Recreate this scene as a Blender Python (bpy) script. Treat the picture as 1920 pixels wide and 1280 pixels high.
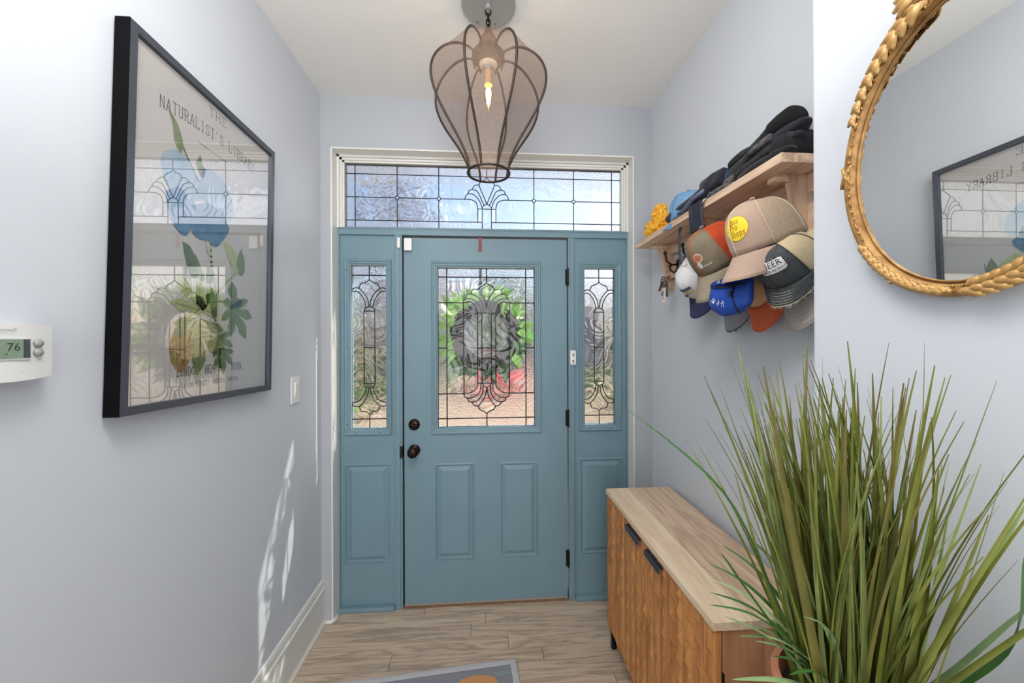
import bpy, bmesh, math, random
from mathutils import Vector, Matrix, Euler, noise
from mathutils.geometry import delaunay_2d_cdt
PI = math.pi
R = math.radians
for o in list(bpy.data.objects): bpy.data.objects.remove(o)
sc = bpy.context.scene
COL = sc.collection

# ------------------------------------------------------------------ camera, world, light, exposure
def make_camera():
    f, yaw, cy, roll = 704.97, 0.0695, 634.34, -0.0032
    cam = bpy.data.cameras.new('camera'); co = bpy.data.objects.new('camera', cam); COL.objects.link(co)
    r0 = Vector((math.cos(yaw), -math.sin(yaw), 0)); F = Vector((math.sin(yaw), math.cos(yaw), 0)); dn = Vector((0, 0, -1))
    c, s = math.cos(roll), math.sin(roll)
    rx = c*r0 - s*dn; up = -(s*r0 + c*dn); bz = -F
    m = Matrix(((rx.x, up.x, bz.x, 0.4542), (rx.y, up.y, bz.y, -2.1126), (rx.z, up.z, bz.z, 1.4838), (0, 0, 0, 1)))
    co.matrix_world = m
    cam.sensor_width = 36; cam.lens = f/1920*36; cam.shift_y = -(640-cy)/1920; cam.clip_start = 0.02
    sc.camera = co
make_camera()
w = bpy.data.worlds.new('world'); sc.world = w; w.use_nodes = True
nt = w.node_tree; nt.nodes.clear()
sky = nt.nodes.new('ShaderNodeTexSky'); sky.sky_type = 'NISHITA'; sky.sun_disc = False
sky.sun_elevation = R(43); sky.sun_rotation = R(60); sky.air_density = 1.0; sky.dust_density = 2.2; sky.ozone_density = 1.0
bg = nt.nodes.new('ShaderNodeBackground'); bg.inputs[1].default_value = 0.22
wo = nt.nodes.new('ShaderNodeOutputWorld')
nt.links.new(sky.outputs[0], bg.inputs[0]); nt.links.new(bg.outputs[0], wo.inputs[0])
def light(name, typ, loc, energy, color=(1, 1, 1), direction=None, size=None):
    l = bpy.data.lights.new(name, typ); l.energy = energy; l.color = color
    o = bpy.data.objects.new(name, l); COL.objects.link(o); o.location = loc
    if direction is not None: o.rotation_euler = Vector(direction).to_track_quat('-Z', 'Y').to_euler()
    if typ == 'AREA': l.shape = 'RECTANGLE'; l.size, l.size_y = size
    if typ == 'SUN': l.angle = R(0.6)
    return o
light('sun', 'SUN', (6, 4, 7), 12.0, (1, .95, .86), (-1, -.6, -1.12))
light('rear_fill', 'AREA', (0.3, -5.3, 1.5), 90, (1, .995, .985), (0, 1, 0.05), (2.2, 2.2))  # area light added before the solid rear wall, acting as unseen windows
light('hall_overhead_fill', 'AREA', (0.3, -1.62, 2.74), 17, (1, .98, .95), (.03, 0.18, -1), (.6, .6))  # overhead fill without a fixture, added to brighten floor, door and alcove
light('ceiling_bounce_fill', 'AREA', (0.33, -2.20, 2.08), 19, (1, .99, .97), (.0, .35, 1), (.6, .6))  # upward fill out of view, added to brighten the ceiling
vs = sc.view_settings
vs.view_transform = 'Standard'; vs.look = 'None'; vs.gamma = 1; vs.use_curve_mapping = False; vs.exposure = 0.14
sc.display_settings.display_device = 'sRGB'
cy_ = sc.cycles
cy_.max_bounces = 14; cy_.transparent_max_bounces = 24; cy_.transmission_bounces = 12; cy_.glossy_bounces = 6; cy_.diffuse_bounces = 6
cy_.sample_clamp_indirect = 4; cy_.caustics_refractive = True; cy_.caustics_reflective = False; cy_.blur_glossy = 0.3
cy_.use_denoising = True

# ------------------------------------------------------------------ materials
def lin(c):
    def f(v):
        v /= 255
        return v/12.92 if v <= .04045 else ((v+.055)/1.055)**2.4
    return (f(c[0]), f(c[1]), f(c[2]), 1)
MC = {}
def mat(name, rgb, rough=.6, metal=0, var=0, vscale=20, bump=0, bscale=200, stretch=(1, 1, 1), rgb2=None, spec=.5, emit=None, sheen=0):
    if name in MC: return MC[name]
    m = bpy.data.materials.new(name); m.use_nodes = True; n = m.node_tree; b = n.nodes['Principled BSDF']
    b.inputs['Base Color'].default_value = lin(rgb); b.inputs['Roughness'].default_value = rough; b.inputs['Metallic'].default_value = metal
    b.inputs['Specular IOR Level'].default_value = spec
    if sheen: b.inputs['Sheen Weight'].default_value = sheen
    if emit: b.inputs['Emission Color'].default_value = lin(emit[0]); b.inputs['Emission Strength'].default_value = emit[1]
    tc = n.nodes.new('ShaderNodeTexCoord'); mp = n.nodes.new('ShaderNodeMapping'); mp.inputs['Scale'].default_value = stretch
    n.links.new(tc.outputs['Object'], mp.inputs[0])
    if var or rgb2:
        nz = n.nodes.new('ShaderNodeTexNoise'); nz.inputs['Scale'].default_value = vscale; nz.inputs['Detail'].default_value = 6
        n.links.new(mp.outputs[0], nz.inputs[0])
        cr = n.nodes.new('ShaderNodeValToRGB'); cr.color_ramp.elements[0].position = .35; cr.color_ramp.elements[1].position = .68
        a = lin(rgb); bb = lin(rgb2) if rgb2 else tuple(min(1, x*(1-var)) for x in a[:3])+(1,)
        cr.color_ramp.elements[0].color = a; cr.color_ramp.elements[1].color = bb
        n.links.new(nz.outputs[0], cr.inputs[0]); n.links.new(cr.outputs[0], b.inputs['Base Color'])
    if bump:
        nz2 = n.nodes.new('ShaderNodeTexNoise'); nz2.inputs['Scale'].default_value = bscale; nz2.inputs['Detail'].default_value = 3
        n.links.new(mp.outputs[0], nz2.inputs[0])
        bp = n.nodes.new('ShaderNodeBump'); bp.inputs['Strength'].default_value = bump; bp.inputs['Distance'].default_value = .002
        n.links.new(nz2.outputs[0], bp.inputs['Height']); n.links.new(bp.outputs[0], b.inputs['Normal'])
    MC[name] = m; return m

def wood(name, c1, c2, c3, axis='x', scale=1, rough=.5, knots=True, per_object=.12):
    """long-grained timber: stretched noise through rings, with a shift and a tone of its own per object"""
    if name in MC: return MC[name]
    m = bpy.data.materials.new(name); m.use_nodes = True; n = m.node_tree; b = n.nodes['Principled BSDF']
    b.inputs['Roughness'].default_value = rough
    tc = n.nodes.new('ShaderNodeTexCoord'); oi = n.nodes.new('ShaderNodeObjectInfo')
    ad = n.nodes.new('ShaderNodeVectorMath'); ad.operation = 'MULTIPLY_ADD'
    cb = n.nodes.new('ShaderNodeCombineXYZ')
    for i in range(3): n.links.new(oi.outputs['Random'], cb.inputs[i])
    n.links.new(cb.outputs[0], ad.inputs[0]); ad.inputs[1].default_value = (37, 23, 51); n.links.new(tc.outputs['Object'], ad.inputs[2])
    mp = n.nodes.new('ShaderNodeMapping')
    st = {'x': (.7, 8, 8), 'y': (8, .7, 8), 'z': (8, 8, .7)}[axis]; mp.inputs['Scale'].default_value = tuple(v*scale for v in st)
    n.links.new(ad.outputs[0], mp.inputs[0])
    nz = n.nodes.new('ShaderNodeTexNoise'); nz.inputs['Scale'].default_value = 1.3; nz.inputs['Detail'].default_value = 3; nz.inputs['Distortion'].default_value = .5
    n.links.new(mp.outputs[0], nz.inputs[0])
    mu = n.nodes.new('ShaderNodeMath'); mu.operation = 'MULTIPLY'; mu.inputs[1].default_value = 9; n.links.new(nz.outputs[0], mu.inputs[0])
    fr = n.nodes.new('ShaderNodeMath'); fr.operation = 'PINGPONG'; fr.inputs[1].default_value = 1; n.links.new(mu.outputs[0], fr.inputs[0])
    fine = n.nodes.new('ShaderNodeTexNoise'); fine.inputs['Scale'].default_value = 14; fine.inputs['Detail'].default_value = 4
    n.links.new(mp.outputs[0], fine.inputs[0])
    mx = n.nodes.new('ShaderNodeMath'); mx.operation = 'MULTIPLY_ADD'; mx.inputs[1].default_value = .55
    n.links.new(fr.outputs[0], mx.inputs[0])
    f2 = n.nodes.new('ShaderNodeMath'); f2.operation = 'MULTIPLY'; f2.inputs[1].default_value = .5; n.links.new(fine.outputs[0], f2.inputs[0])
    n.links.new(f2.outputs[0], mx.inputs[2])
    cr = n.nodes.new('ShaderNodeValToRGB'); e = cr.color_ramp.elements; e[0].position = .22; e[0].color = lin(c1); e[1].position = .85; e[1].color = lin(c3)
    k = e.new(.5); k.color = lin(c2)
    n.links.new(mx.outputs[0], cr.inputs[0])
    hs = n.nodes.new('ShaderNodeHueSaturation'); vv = n.nodes.new('ShaderNodeMapRange')
    vv.inputs['To Min'].default_value = 1-per_object; vv.inputs['To Max'].default_value = 1+per_object
    n.links.new(oi.outputs['Random'], vv.inputs['Value']); n.links.new(vv.outputs[0], hs.inputs['Value'])
    n.links.new(cr.outputs[0], hs.inputs['Color']); n.links.new(hs.outputs[0], b.inputs['Base Color'])
    bp = n.nodes.new('ShaderNodeBump'); bp.inputs['Strength'].default_value = .12; bp.inputs['Distance'].default_value = .001
    n.links.new(mx.outputs[0], bp.inputs['Height']); n.links.new(bp.outputs[0], b.inputs['Normal'])
    MC[name] = m; return m

def glass_mat(name, kind, clear):
    """leaded-light glass: a sheet that both refracts through its relief and passes light straight"""
    if name in MC: return MC[name]
    m = bpy.data.materials.new(name); m.use_nodes = True; n = m.node_tree; n.nodes.clear()
    out = n.nodes.new('ShaderNodeOutputMaterial')
    tc = n.nodes.new('ShaderNodeTexCoord'); g = n.nodes.new('ShaderNodeBsdfGlass'); g.inputs['IOR'].default_value = 1.45; g.inputs['Roughness'].default_value = .0
    t = n.nodes.new('ShaderNodeBsdfTransparent'); t.inputs[0].default_value = (.96, .97, .97, 1)
    mix = n.nodes.new('ShaderNodeMixShader'); mix.inputs[0].default_value = clear
    bp = n.nodes.new('ShaderNodeBump')
    if kind == 'hammered':
        v = n.nodes.new('ShaderNodeTexVoronoi'); v.inputs['Scale'].default_value = 190; v.feature = 'SMOOTH_F1'
        n.links.new(tc.outputs['Object'], v.inputs[0]); n.links.new(v.outputs[0], bp.inputs['Height'])
        bp.inputs['Strength'].default_value = .8; bp.inputs['Distance'].default_value = .0022
        n.links.new(bp.outputs[0], g.inputs['Normal'])
    elif kind == 'water':
        nz = n.nodes.new('ShaderNodeTexNoise'); nz.inputs['Scale'].default_value = 5; nz.inputs['Detail'].default_value = 1.5; nz.inputs['Distortion'].default_value = .8
        n.links.new(tc.outputs['Object'], nz.inputs[0])
        mu = n.nodes.new('ShaderNodeMath'); mu.operation = 'MULTIPLY'; mu.inputs[1].default_value = 75; n.links.new(nz.outputs[0], mu.inputs[0])
        si = n.nodes.new('ShaderNodeMath'); si.operation = 'SINE'; n.links.new(mu.outputs[0], si.inputs[0])
        n.links.new(si.outputs[0], bp.inputs['Height'])
        bp.inputs['Strength'].default_value = .6; bp.inputs['Distance'].default_value = .0011
        n.links.new(bp.outputs[0], g.inputs['Normal'])
    n.links.new(g.outputs[0], mix.inputs[1]); n.links.new(t.outputs[0], mix.inputs[2]); n.links.new(mix.outputs[0], out.inputs[0])
    MC[name] = m; return m

def sheet_glass(name, ior, tint=(1, 1, 1)):
    if name in MC: return MC[name]
    m = bpy.data.materials.new(name); m.use_nodes = True; n = m.node_tree; n.nodes.clear()
    out = n.nodes.new('ShaderNodeOutputMaterial'); t = n.nodes.new('ShaderNodeBsdfTransparent'); t.inputs[0].default_value = (*tint, 1)
    g = n.nodes.new('ShaderNodeBsdfGlossy'); g.inputs['Roughness'].default_value = 0.0
    lw = n.nodes.new('ShaderNodeLayerWeight'); lw.inputs['Blend'].default_value = .5; f0 = 2*((ior-1)/(ior+1))**2
    pw = n.nodes.new('ShaderNodeMath'); pw.operation = 'POWER'; pw.inputs[1].default_value = 5; n.links.new(lw.outputs['Facing'], pw.inputs[0])
    fz = n.nodes.new('ShaderNodeMath'); fz.operation = 'MULTIPLY_ADD'; fz.inputs[1].default_value = 1-f0; fz.inputs[2].default_value = f0; n.links.new(pw.outputs[0], fz.inputs[0])
    mix = n.nodes.new('ShaderNodeMixShader'); n.links.new(fz.outputs[0], mix.inputs[0]); n.links.new(t.outputs[0], mix.inputs[1]); n.links.new(g.outputs[0], mix.inputs[2])
    n.links.new(mix.outputs[0], out.inputs[0]); MC[name] = m; return m

def mesh_cloth(name, rgb, see, rough=.7, metal=0, scale=600):
    """open weave: a share of the light passes between the threads"""
    if name in MC: return MC[name]
    m = mat(name, rgb, rough, metal); n = m.node_tree; b = n.nodes['Principled BSDF']; out = n.nodes['Material Output']
    t = n.nodes.new('ShaderNodeBsdfTransparent'); mix = n.nodes.new('ShaderNodeMixShader')
    tc = n.nodes.new('ShaderNodeTexCoord'); ck = n.nodes.new('ShaderNodeTexNoise'); ck.inputs['Scale'].default_value = scale; ck.inputs['Detail'].default_value = 0
    n.links.new(tc.outputs['Object'], ck.inputs[0])
    mr = n.nodes.new('ShaderNodeMapRange'); mr.inputs['From Min'].default_value = .3; mr.inputs['From Max'].default_value = .7
    mr.inputs['To Min'].default_value = max(0, see-.18); mr.inputs['To Max'].default_value = min(1, see+.18)
    n.links.new(ck.outputs[0], mr.inputs[0]); n.links.new(mr.outputs[0], mix.inputs[0])
    n.links.new(b.outputs[0], mix.inputs[1]); n.links.new(t.outputs[0], mix.inputs[2]); n.links.new(mix.outputs[0], out.inputs[0])
    return m

# ------------------------------------------------------------------ mesh helpers
class MB:
    def __init__(s): s.v = []; s.f = []
    def add(s, vs, fs, M=None):
        k = len(s.v)
        s.v += [tuple(M @ Vector(p)) if M else tuple(p) for p in vs]; s.f += [tuple(i+k for i in f) for f in fs]; return s
    def box(s, x0, x1, y0, y1, z0, z1, M=None):
        return s.add([(x0, y0, z0), (x1, y0, z0), (x1, y1, z0), (x0, y1, z0), (x0, y0, z1), (x1, y0, z1), (x1, y1, z1), (x0, y1, z1)],
                     [(0, 3, 2, 1), (4, 5, 6, 7), (0, 1, 5, 4), (1, 2, 6, 5), (2, 3, 7, 6), (3, 0, 4, 7)], M)
    def bbox(s, x0, x1, y0, y1, z0, z1, b=.003, M=None):
        """box with chamfered edges"""
        bm = bmesh.new(); bmesh.ops.create_cube(bm, size=1)
        for v in bm.verts: v.co = Vector(((x0+x1)/2+v.co.x*(x1-x0), (y0+y1)/2+v.co.y*(y1-y0), (z0+z1)/2+v.co.z*(z1-z0)))
        bmesh.ops.bevel(bm, geom=bm.edges[:], offset=b, segments=2, affect='EDGES', profile=.7)
        bm.verts.index_update(); s.add([v.co for v in bm.verts], [[v.index for v in f.verts] for f in bm.faces], M); bm.free(); return s
    def tube(s, pts, r, n=8, M=None, caps=True, closed=False, flat=None):
        pts = [Vector(p) for p in pts]; N = len(pts); rs = r if isinstance(r, (list, tuple)) else [r]*N
        vs = []; fs = []; up = None
        for i in range(N):
            if closed: t = pts[(i+1) % N]-pts[i-1]
            else: t = pts[min(i+1, N-1)]-pts[max(i-1, 0)]
            t = t.normalized() if t.length > 1e-9 else Vector((0, 0, 1))
            if up is None:
                up = Vector((0, 0, 1)) if abs(t.z) < .9 else Vector((1, 0, 0))
            up = up-t*up.dot(t)
            if up.length < 1e-6: up = t.orthogonal()
            up.normalize(); sd = t.cross(up)
            for k in range(n):
                a = 2*PI*k/n; vs.append(pts[i]+(up*math.cos(a)*(flat or 1)+sd*math.sin(a))*rs[i])
        for i in range(N if closed else N-1):
            j = (i+1) % N
            for k in range(n): fs.append((i*n+k, i*n+(k+1) % n, j*n+(k+1) % n, j*n+k))
        if caps and not closed: fs += [tuple(range(n-1, -1, -1)), tuple((N-1)*n+k for k in range(n))]
        return s.add(vs, fs, M)
    def lathe(s, prof, n=24, M=None, caps=True):
        vs = []; fs = []
        for r, z in prof:
            for k in range(n): a = 2*PI*k/n; vs.append((r*math.cos(a), r*math.sin(a), z))
        for i in range(len(prof)-1):
            for k in range(n): fs.append((i*n+k, i*n+(k+1) % n, (i+1)*n+(k+1) % n, (i+1)*n+k))
        if caps: fs += [tuple(range(n-1, -1, -1)), tuple((len(prof)-1)*n+k for k in range(n))]
        return s.add(vs, fs, M)
    def sheet(s, fn, nu, nv, th, M=None):
        """grid surface fn(u,v), u,v in 0..1, with a thickness th along its normal"""
        P = [[Vector(fn(i/nu, j/nv)) for j in range(nv+1)] for i in range(nu+1)]
        top = []; bot = []
        for i in range(nu+1):
            for j in range(nv+1):
                du = P[min(i+1, nu)][j]-P[max(i-1, 0)][j]; dv = P[i][min(j+1, nv)]-P[i][max(j-1, 0)]
                nn = du.cross(dv); nn = nn.normalized() if nn.length > 1e-12 else Vector((0, 0, 1))
                top.append(P[i][j]+nn*th/2); bot.append(P[i][j]-nn*th/2)
        K = len(top); W = nv+1; fs = []
        for i in range(nu):
            for j in range(nv):
                a = i*W+j; fs.append((a, a+W, a+W+1, a+1)); fs.append((K+a, K+a+1, K+a+W+1, K+a+W))
        for i in range(nu):
            a = i*W; fs.append((a, K+a, K+a+W, a+W)); a = i*W+nv; fs.append((a, a+W, K+a+W, K+a))
        for j in range(nv):
            a = j; fs.append((a, a+1, K+a+1, K+a)); a = nu*W+j; fs.append((a, K+a, K+a+1, a+1))
        return s.add(top+bot, fs, M)
    def ribbon2(s, pts, wd, fn, th=0):
        """flat stroke of width wd along 2-D points; fn maps (a,b) to 3-D"""
        for (a, b) in zip(pts, pts[1:]):
            d = Vector((b[0]-a[0], b[1]-a[1]))
            if d.length < 1e-9: continue
            d.normalize(); nx, ny = -d.y*wd/2, d.x*wd/2; e = wd*.25
            q = [(a[0]+nx-d.x*e, a[1]+ny-d.y*e), (a[0]-nx-d.x*e, a[1]-ny-d.y*e), (b[0]-nx+d.x*e, b[1]-ny+d.y*e), (b[0]+nx+d.x*e, b[1]+ny+d.y*e)]
            s.add([fn(*p) for p in q], [(0, 1, 2, 3)])
        return s
    def build(s, name, m, parent=None, smooth=False, loc=None, **props):
        me = bpy.data.meshes.new(name); me.from_pydata([tuple(v) for v in s.v], [], s.f); me.validate()
        bm = bmesh.new(); bm.from_mesh(me); bmesh.ops.recalc_face_normals(bm, faces=bm.faces[:]); bm.to_mesh(me); bm.free()
        me.materials.append(m)
        if smooth: me.polygons.foreach_set('use_smooth', [True]*len(me.polygons))
        o = bpy.data.objects.new(name, me); COL.objects.link(o)
        if parent: o.parent = parent
        if loc: o.location = loc
        for k, v in props.items(): o[k] = v
        if smooth == 'auto':
            try: me.set_sharp_from_angle(angle=R(35))
            except Exception: pass
        return o
def tag(o, label=None, cat=None, group=None):
    if label: o['label'] = label
    if cat: o['category'] = cat
    if group: o['group'] = group
    return o
def empty(name, label, cat, loc=(0, 0, 0), rot=(0, 0, 0), group=None):
    o = bpy.data.objects.new(name, None); COL.objects.link(o); o.location = loc; o.rotation_euler = rot; o.empty_display_size = .05
    return tag(o, label, cat, group)
def part(name, me, parent, M=None, label=None):
    o = bpy.data.objects.new(name, me); COL.objects.link(o); o.parent = parent
    if M: o.matrix_local = M
    if label: o['label'] = label
    return o
def noisy(mb, amp, freq, seed=0):
    out = []
    for p in mb.v:
        q = Vector(p)*freq+Vector((seed*7.1, seed*3.3, seed*5.7)); nv = noise.noise_vector(q); out.append(tuple(Vector(p)+nv*amp))
    mb.v = out; return mb
def blob(sx, sy, sz, nu=28, nv=18, e1=.8, e2=.8):
    mb = MB(); vs = []; fs = []
    def sp(c, e): return math.copysign(abs(c)**e, c)
    for j in range(nv+1):
        t = -PI/2+PI*j/nv
        for i in range(nu):
            a = 2*PI*i/nu; vs.append((sx*sp(math.cos(t), e1)*sp(math.cos(a), e2), sy*sp(math.cos(t), e1)*sp(math.sin(a), e2), sz*sp(math.sin(t), e1)))
    for j in range(nv):
        for i in range(nu): fs.append((j*nu+i, j*nu+(i+1) % nu, (j+1)*nu+(i+1) % nu, (j+1)*nu+i))
    return mb.add(vs, fs)
def text2d(s, size, align='CENTER'):
    cu = bpy.data.curves.new('t', 'FONT'); cu.body = s; cu.size = size; cu.align_x = align; cu.align_y = 'CENTER'; cu.resolution_u = 2
    ob = bpy.data.objects.new('t', cu); COL.objects.link(ob)
    dg = bpy.context.evaluated_depsgraph_get(); me = bpy.data.meshes.new_from_object(ob.evaluated_get(dg))
    vs = [(v.co.x, v.co.y) for v in me.vertices]; fs = [tuple(p.vertices) for p in me.polygons]
    bpy.data.objects.remove(ob); bpy.data.curves.remove(cu); bpy.data.meshes.remove(me); return vs, fs
def text_part(name, s, size, fn, m, parent, align='CENTER', sx=1.0):
    vs, fs = text2d(s, size, align); mb = MB(); mb.add([fn(a*sx, b) for a, b in vs], fs); return mb.build(name, m, parent)
GL = {'T': [[(0, 1), (1, 1)], [(.5, 1), (.5, 0)]], 'H': [[(.1, 0), (.1, 1)], [(.9, 0), (.9, 1)], [(.1, .5), (.9, .5)]],
 'E': [[(.15, 0), (.15, 1)], [(.05, 1), (.9, 1), (.9, .82)], [(.05, 0), (.9, 0), (.9, .18)], [(.15, .52), (.65, .52)]],
 'N': [[(.1, 0), (.1, 1), (.9, 0), (.9, 1)]], 'A': [[(.02, 0), (.5, 1), (.98, 0)], [(.22, .38), (.78, .38)]],
 'U': [[(.1, 1), (.1, .3), (.25, .05), (.5, 0), (.75, .05), (.9, .3), (.9, 1)]],
 'R': [[(.1, 0), (.1, 1)], [(.02, 1), (.6, 1), (.85, .88), (.85, .64), (.6, .5), (.1, .5)], [(.5, .5), (.95, 0)]],
 'L': [[(.15, 1), (.15, 0)], [(.05, 0), (.9, 0), (.9, .22)]], 'I': [[(.5, 0), (.5, 1)]],
 'S': [[(.88, .72), (.85, .92), (.5, 1), (.15, .88), (.15, .65), (.5, .52), (.85, .38), (.85, .12), (.5, 0), (.15, .08), (.12, .3)]],
 "'": [[(.5, 1), (.4, .75)]], '.': [[(.3, 0), (.5, 0)]], ',': [[(.45, .05), (.3, -.15)]],
 'B': [[(.1, 0), (.1, 1)], [(.02, 1), (.6, 1), (.82, .88), (.82, .66), (.6, .53), (.1, .53)], [(.6, .53), (.9, .4), (.9, .12), (.6, 0), (.02, 0)]],
 'Y': [[(.05, 1), (.5, .5), (.95, 1)], [(.5, .5), (.5, 0)]], 'K': [[(.1, 0), (.1, 1)], [(.9, 1), (.1, .42)], [(.35, .6), (.95, 0)]],
 'O': [[(.5, 1), (.18, .88), (.05, .5), (.18, .12), (.5, 0), (.82, .12), (.95, .5), (.82, .88), (.5, 1)]],
 'D': [[(.1, 0), (.1, 1)], [(.02, 1), (.55, 1), (.85, .82), (.93, .5), (.85, .18), (.55, 0), (.02, 0)]],
 'G': [[(.9, .75), (.8, .93), (.5, 1), (.18, .88), (.05, .5), (.18, .12), (.5, 0), (.85, .1), (.87, .42), (.6, .42)]],
 'C': [[(.9, .75), (.8, .93), (.5, 1), (.18, .88), (.05, .5), (.18, .12), (.5, 0), (.82, .08), (.92, .3)]],
 'V': [[(.02, 1), (.5, 0), (.98, 1)]], 'M': [[(.05, 0), (.05, 1), (.5, .3), (.95, 1), (.95, 0)]]}
def serif_text(mb, s, x0, z0, width, h, fn, wd, arch=0):
    """slab-serif capitals laid from x0 over width; arch lifts the middle"""
    adv = width/len(s)
    for i, ch in enumerate(s):
        if ch == ' ': continue
        cw = adv*.74
        xm = (i+.5)/len(s)*2-1; dz = arch*(1-xm*xm)
        for st in GL.get(ch, []):
            pts = [(x0+i*adv+p[0]*cw, z0+dz+p[1]*h) for p in st]; mb.ribbon2(pts, wd, fn)
            for (p, q) in ((st[0], st[1]), (st[-1], st[-2])):
                if p[1] in (0, 1) and abs(p[1]-q[1]) > .3:
                    c = (x0+i*adv+p[0]*cw, z0+dz+p[1]*h); mb.ribbon2([(c[0]-cw*.17, c[1]), (c[0]+cw*.17, c[1])], wd*.8, fn)

# ------------------------------------------------------------------ palette
M_wall = mat('pale_blue_wall_paint', (205, 210, 217), .42, var=.02, vscale=2, bump=.05, bscale=300, spec=.3)
M_ceil = mat('ceiling_paint', (236, 234, 230), .8, bump=.05, bscale=300)
M_white = mat('white_trim_paint', (222, 222, 218), .4, bump=.04, bscale=90)
M_blue = mat('blue_door_paint', (114, 142, 154), .42, var=.06, vscale=5, bump=.12, bscale=130, spec=.4)
M_lead = mat('dark_lead_came', (16, 16, 18), .6)
M_bronze = mat('oil_rubbed_bronze', (46, 32, 28), .3, metal=.85, var=.3, vscale=60)
M_black = mat('black_iron', (18, 18, 20), .4, metal=.5)
M_ham = glass_mat('hammered_glass', 'hammered', .22); M_wat = glass_mat('water_glass', 'water', .5); M_bev = glass_mat('bevelled_clear_glass', 'clear', .45)
M_sheet = sheet_glass('picture_glass', 2.2)
M_floor = wood('greyed_oak_floor', (204, 184, 162), (192, 172, 150), (156, 140, 123), 'x', 2.2, .42, per_object=.06)
M_white_plastic = mat('white_plastic', (228, 228, 226), .4)

# ------------------------------------------------------------------ room shell
XL, XR, XN, HC, WY = -.406, 1.376, 1.040, 2.761, -.084
YJ, YB = -1.478, -5.6
def S(mb, name, m, parent=None, smooth=False):
    o = mb.build(name, m, parent, smooth); 
    if not parent: o['kind'] = 'structure'
    return o
floor = S(MB().box(XL-.15, XR+.15, YB, .10, -.12, -.012), 'floor', mat('subfloor', (90, 75, 60), .8))
rnd = random.Random(5)
PW = .083; row = 0; y = .02
while y > -2.3:
    x = XL-.02-rnd.uniform(0, .9)
    while x < XR+.02:
        L = rnd.uniform(.55, 1.3); a, b = max(x, XL-.02), min(x+L, XR+.03)
        if b-a > .03:
            MB().bbox(a+.0009, b-.0009, y-PW+.0009, y-.0009, -.012, rnd.uniform(-.0004, .0), .0009).build('plank', M_floor, floor)
        x += L
    y -= PW
MB().box(XL-.02, XR+.03, YB, y, -.012, 0).build('rear_boards', M_floor, floor, kind='stuff')
S(MB().box(XL-.15, XR+.15, YB, .05, HC, HC+.12), 'ceiling', M_ceil)
S(MB().box(XL-.15, XL, YB, .10, -.12, HC), 'wall_left', M_wall)
wr = MB(); wr.box(XR, XR+.15, YJ, .10, -.12, HC); wr.bbox(XN, XR+.15, YB, YJ, -.12, HC, .004); S(wr, 'wall_right', M_wall)
S(MB().box(XL-.15, XR+.15, YB-.12, YB, -.12, HC), 'wall_rear', M_wall)
OX0, OX1, OZ = -.352, 1.272, 2.487
wb = MB(); wb.box(XL, OX0, WY, .10, 0, HC); wb.box(OX1, XR, WY, .10, 0, HC); wb.box(OX0, OX1, WY, .10, OZ, HC); S(wb, 'wall_back', mat('wall_back_shaded_paint', (174, 178, 184), .5, spec=.3, bump=.05, bscale=300))  # same wall paint, with the door wall's shade put into the colour
# white reveal lining of the opening
tr = MB(); tr.bbox(OX0-.002, OX0+.006, WY-.003, .10, 0, OZ, .002); tr.bbox(OX1-.006, OX1+.002, WY-.003, .10, 0, OZ, .002); tr.bbox(OX0, OX1, WY-.003, .10, OZ-.006, OZ+.002, .002)
S(tr, 'trim_1', M_white)
# transom frame of stepped white timber
tf = MB()
for a, (d0, d1) in zip((0, .012, .022), ((-.022, .03), (-.012, .03), (-.003, .03))):
    x0, x1, z0, z1 = OX0+.006+a, OX1-.006-a, 2.088, OZ-.006-a
    wdt = .011
    tf.box(x0, x0+wdt, d0, d1, z0, z1); tf.box(x1-wdt, x1, d0, d1, z0, z1); tf.box(x0, x1, d0, d1, z1-wdt, z1)
S(tf, 'trim_2', M_white)
# blue frame: head, posts, sills
bf = MB(); bf.bbox(OX0+.004, OX1-.004, -.016, .06, 2.052, 2.090, .004); bf.bbox(OX0+.004, OX1-.004, -.020, .0, 2.083, 2.091, .002)
for x0, x1 in ((OX0+.002, OX0+.014), (-.045, -.004), (.921, .958), (OX1-.014, OX1-.002)): bf.bbox(x0, x1, -.012, .06, 0, 2.055, .004)
for x0, x1 in ((-.038, -.016), (.932, .950)): bf.bbox(x0, x1, -.018, .0, 0, 2.052, .003)
S(bf, 'trim_3', M_blue)
sl = MB()
for x0, x1 in ((OX0+.006, -.045), (.958, OX1-.006)): sl.bbox(x0, x1, -.030, .05, 0, .028, .009)
S(sl, 'trim_4', M_blue)
S(MB().bbox(-.004, .922, -.012, .09, -.004, .010, .003), 'trim_5', mat('worn_threshold_wood', (128, 96, 70), .6, var=.3, vscale=30))
# baseboards
def skirt(mb, p0, p1, nrm):
    prof = [(0, 0), (.024, 0), (.024, .010), (.016, .022), (.014, .03), (.014, .165), (.018, .17), (.018, .185), (.012, .19), (.010, .212), (.006, .224), (0, .226)]
    a, b, n_ = Vector(p0), Vector(p1), Vector(nrm); k = len(prof); vs = []
    for q in (a, b):
        for d, z in prof: vs.append(q+n_*d+Vector((0, 0, z)))
    mb.add(vs, [(i, i+1, k+i+1, k+i) for i in range(k-1)]+[tuple(range(k)), tuple(range(2*k-1, k-1, -1))])
b1 = MB(); skirt(b1, (XL, YB, 0), (XL, WY, 0), (1, 0, 0)); S(b1, 'baseboard_left', M_white)
b2 = MB(); skirt(b2, (XR, YJ, 0), (XR, WY, 0), (-1, 0, 0)); skirt(b2, (XN, YB, 0), (XN, YJ, 0), (-1, 0, 0)); S(b2, 'baseboard_right', M_white)
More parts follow.
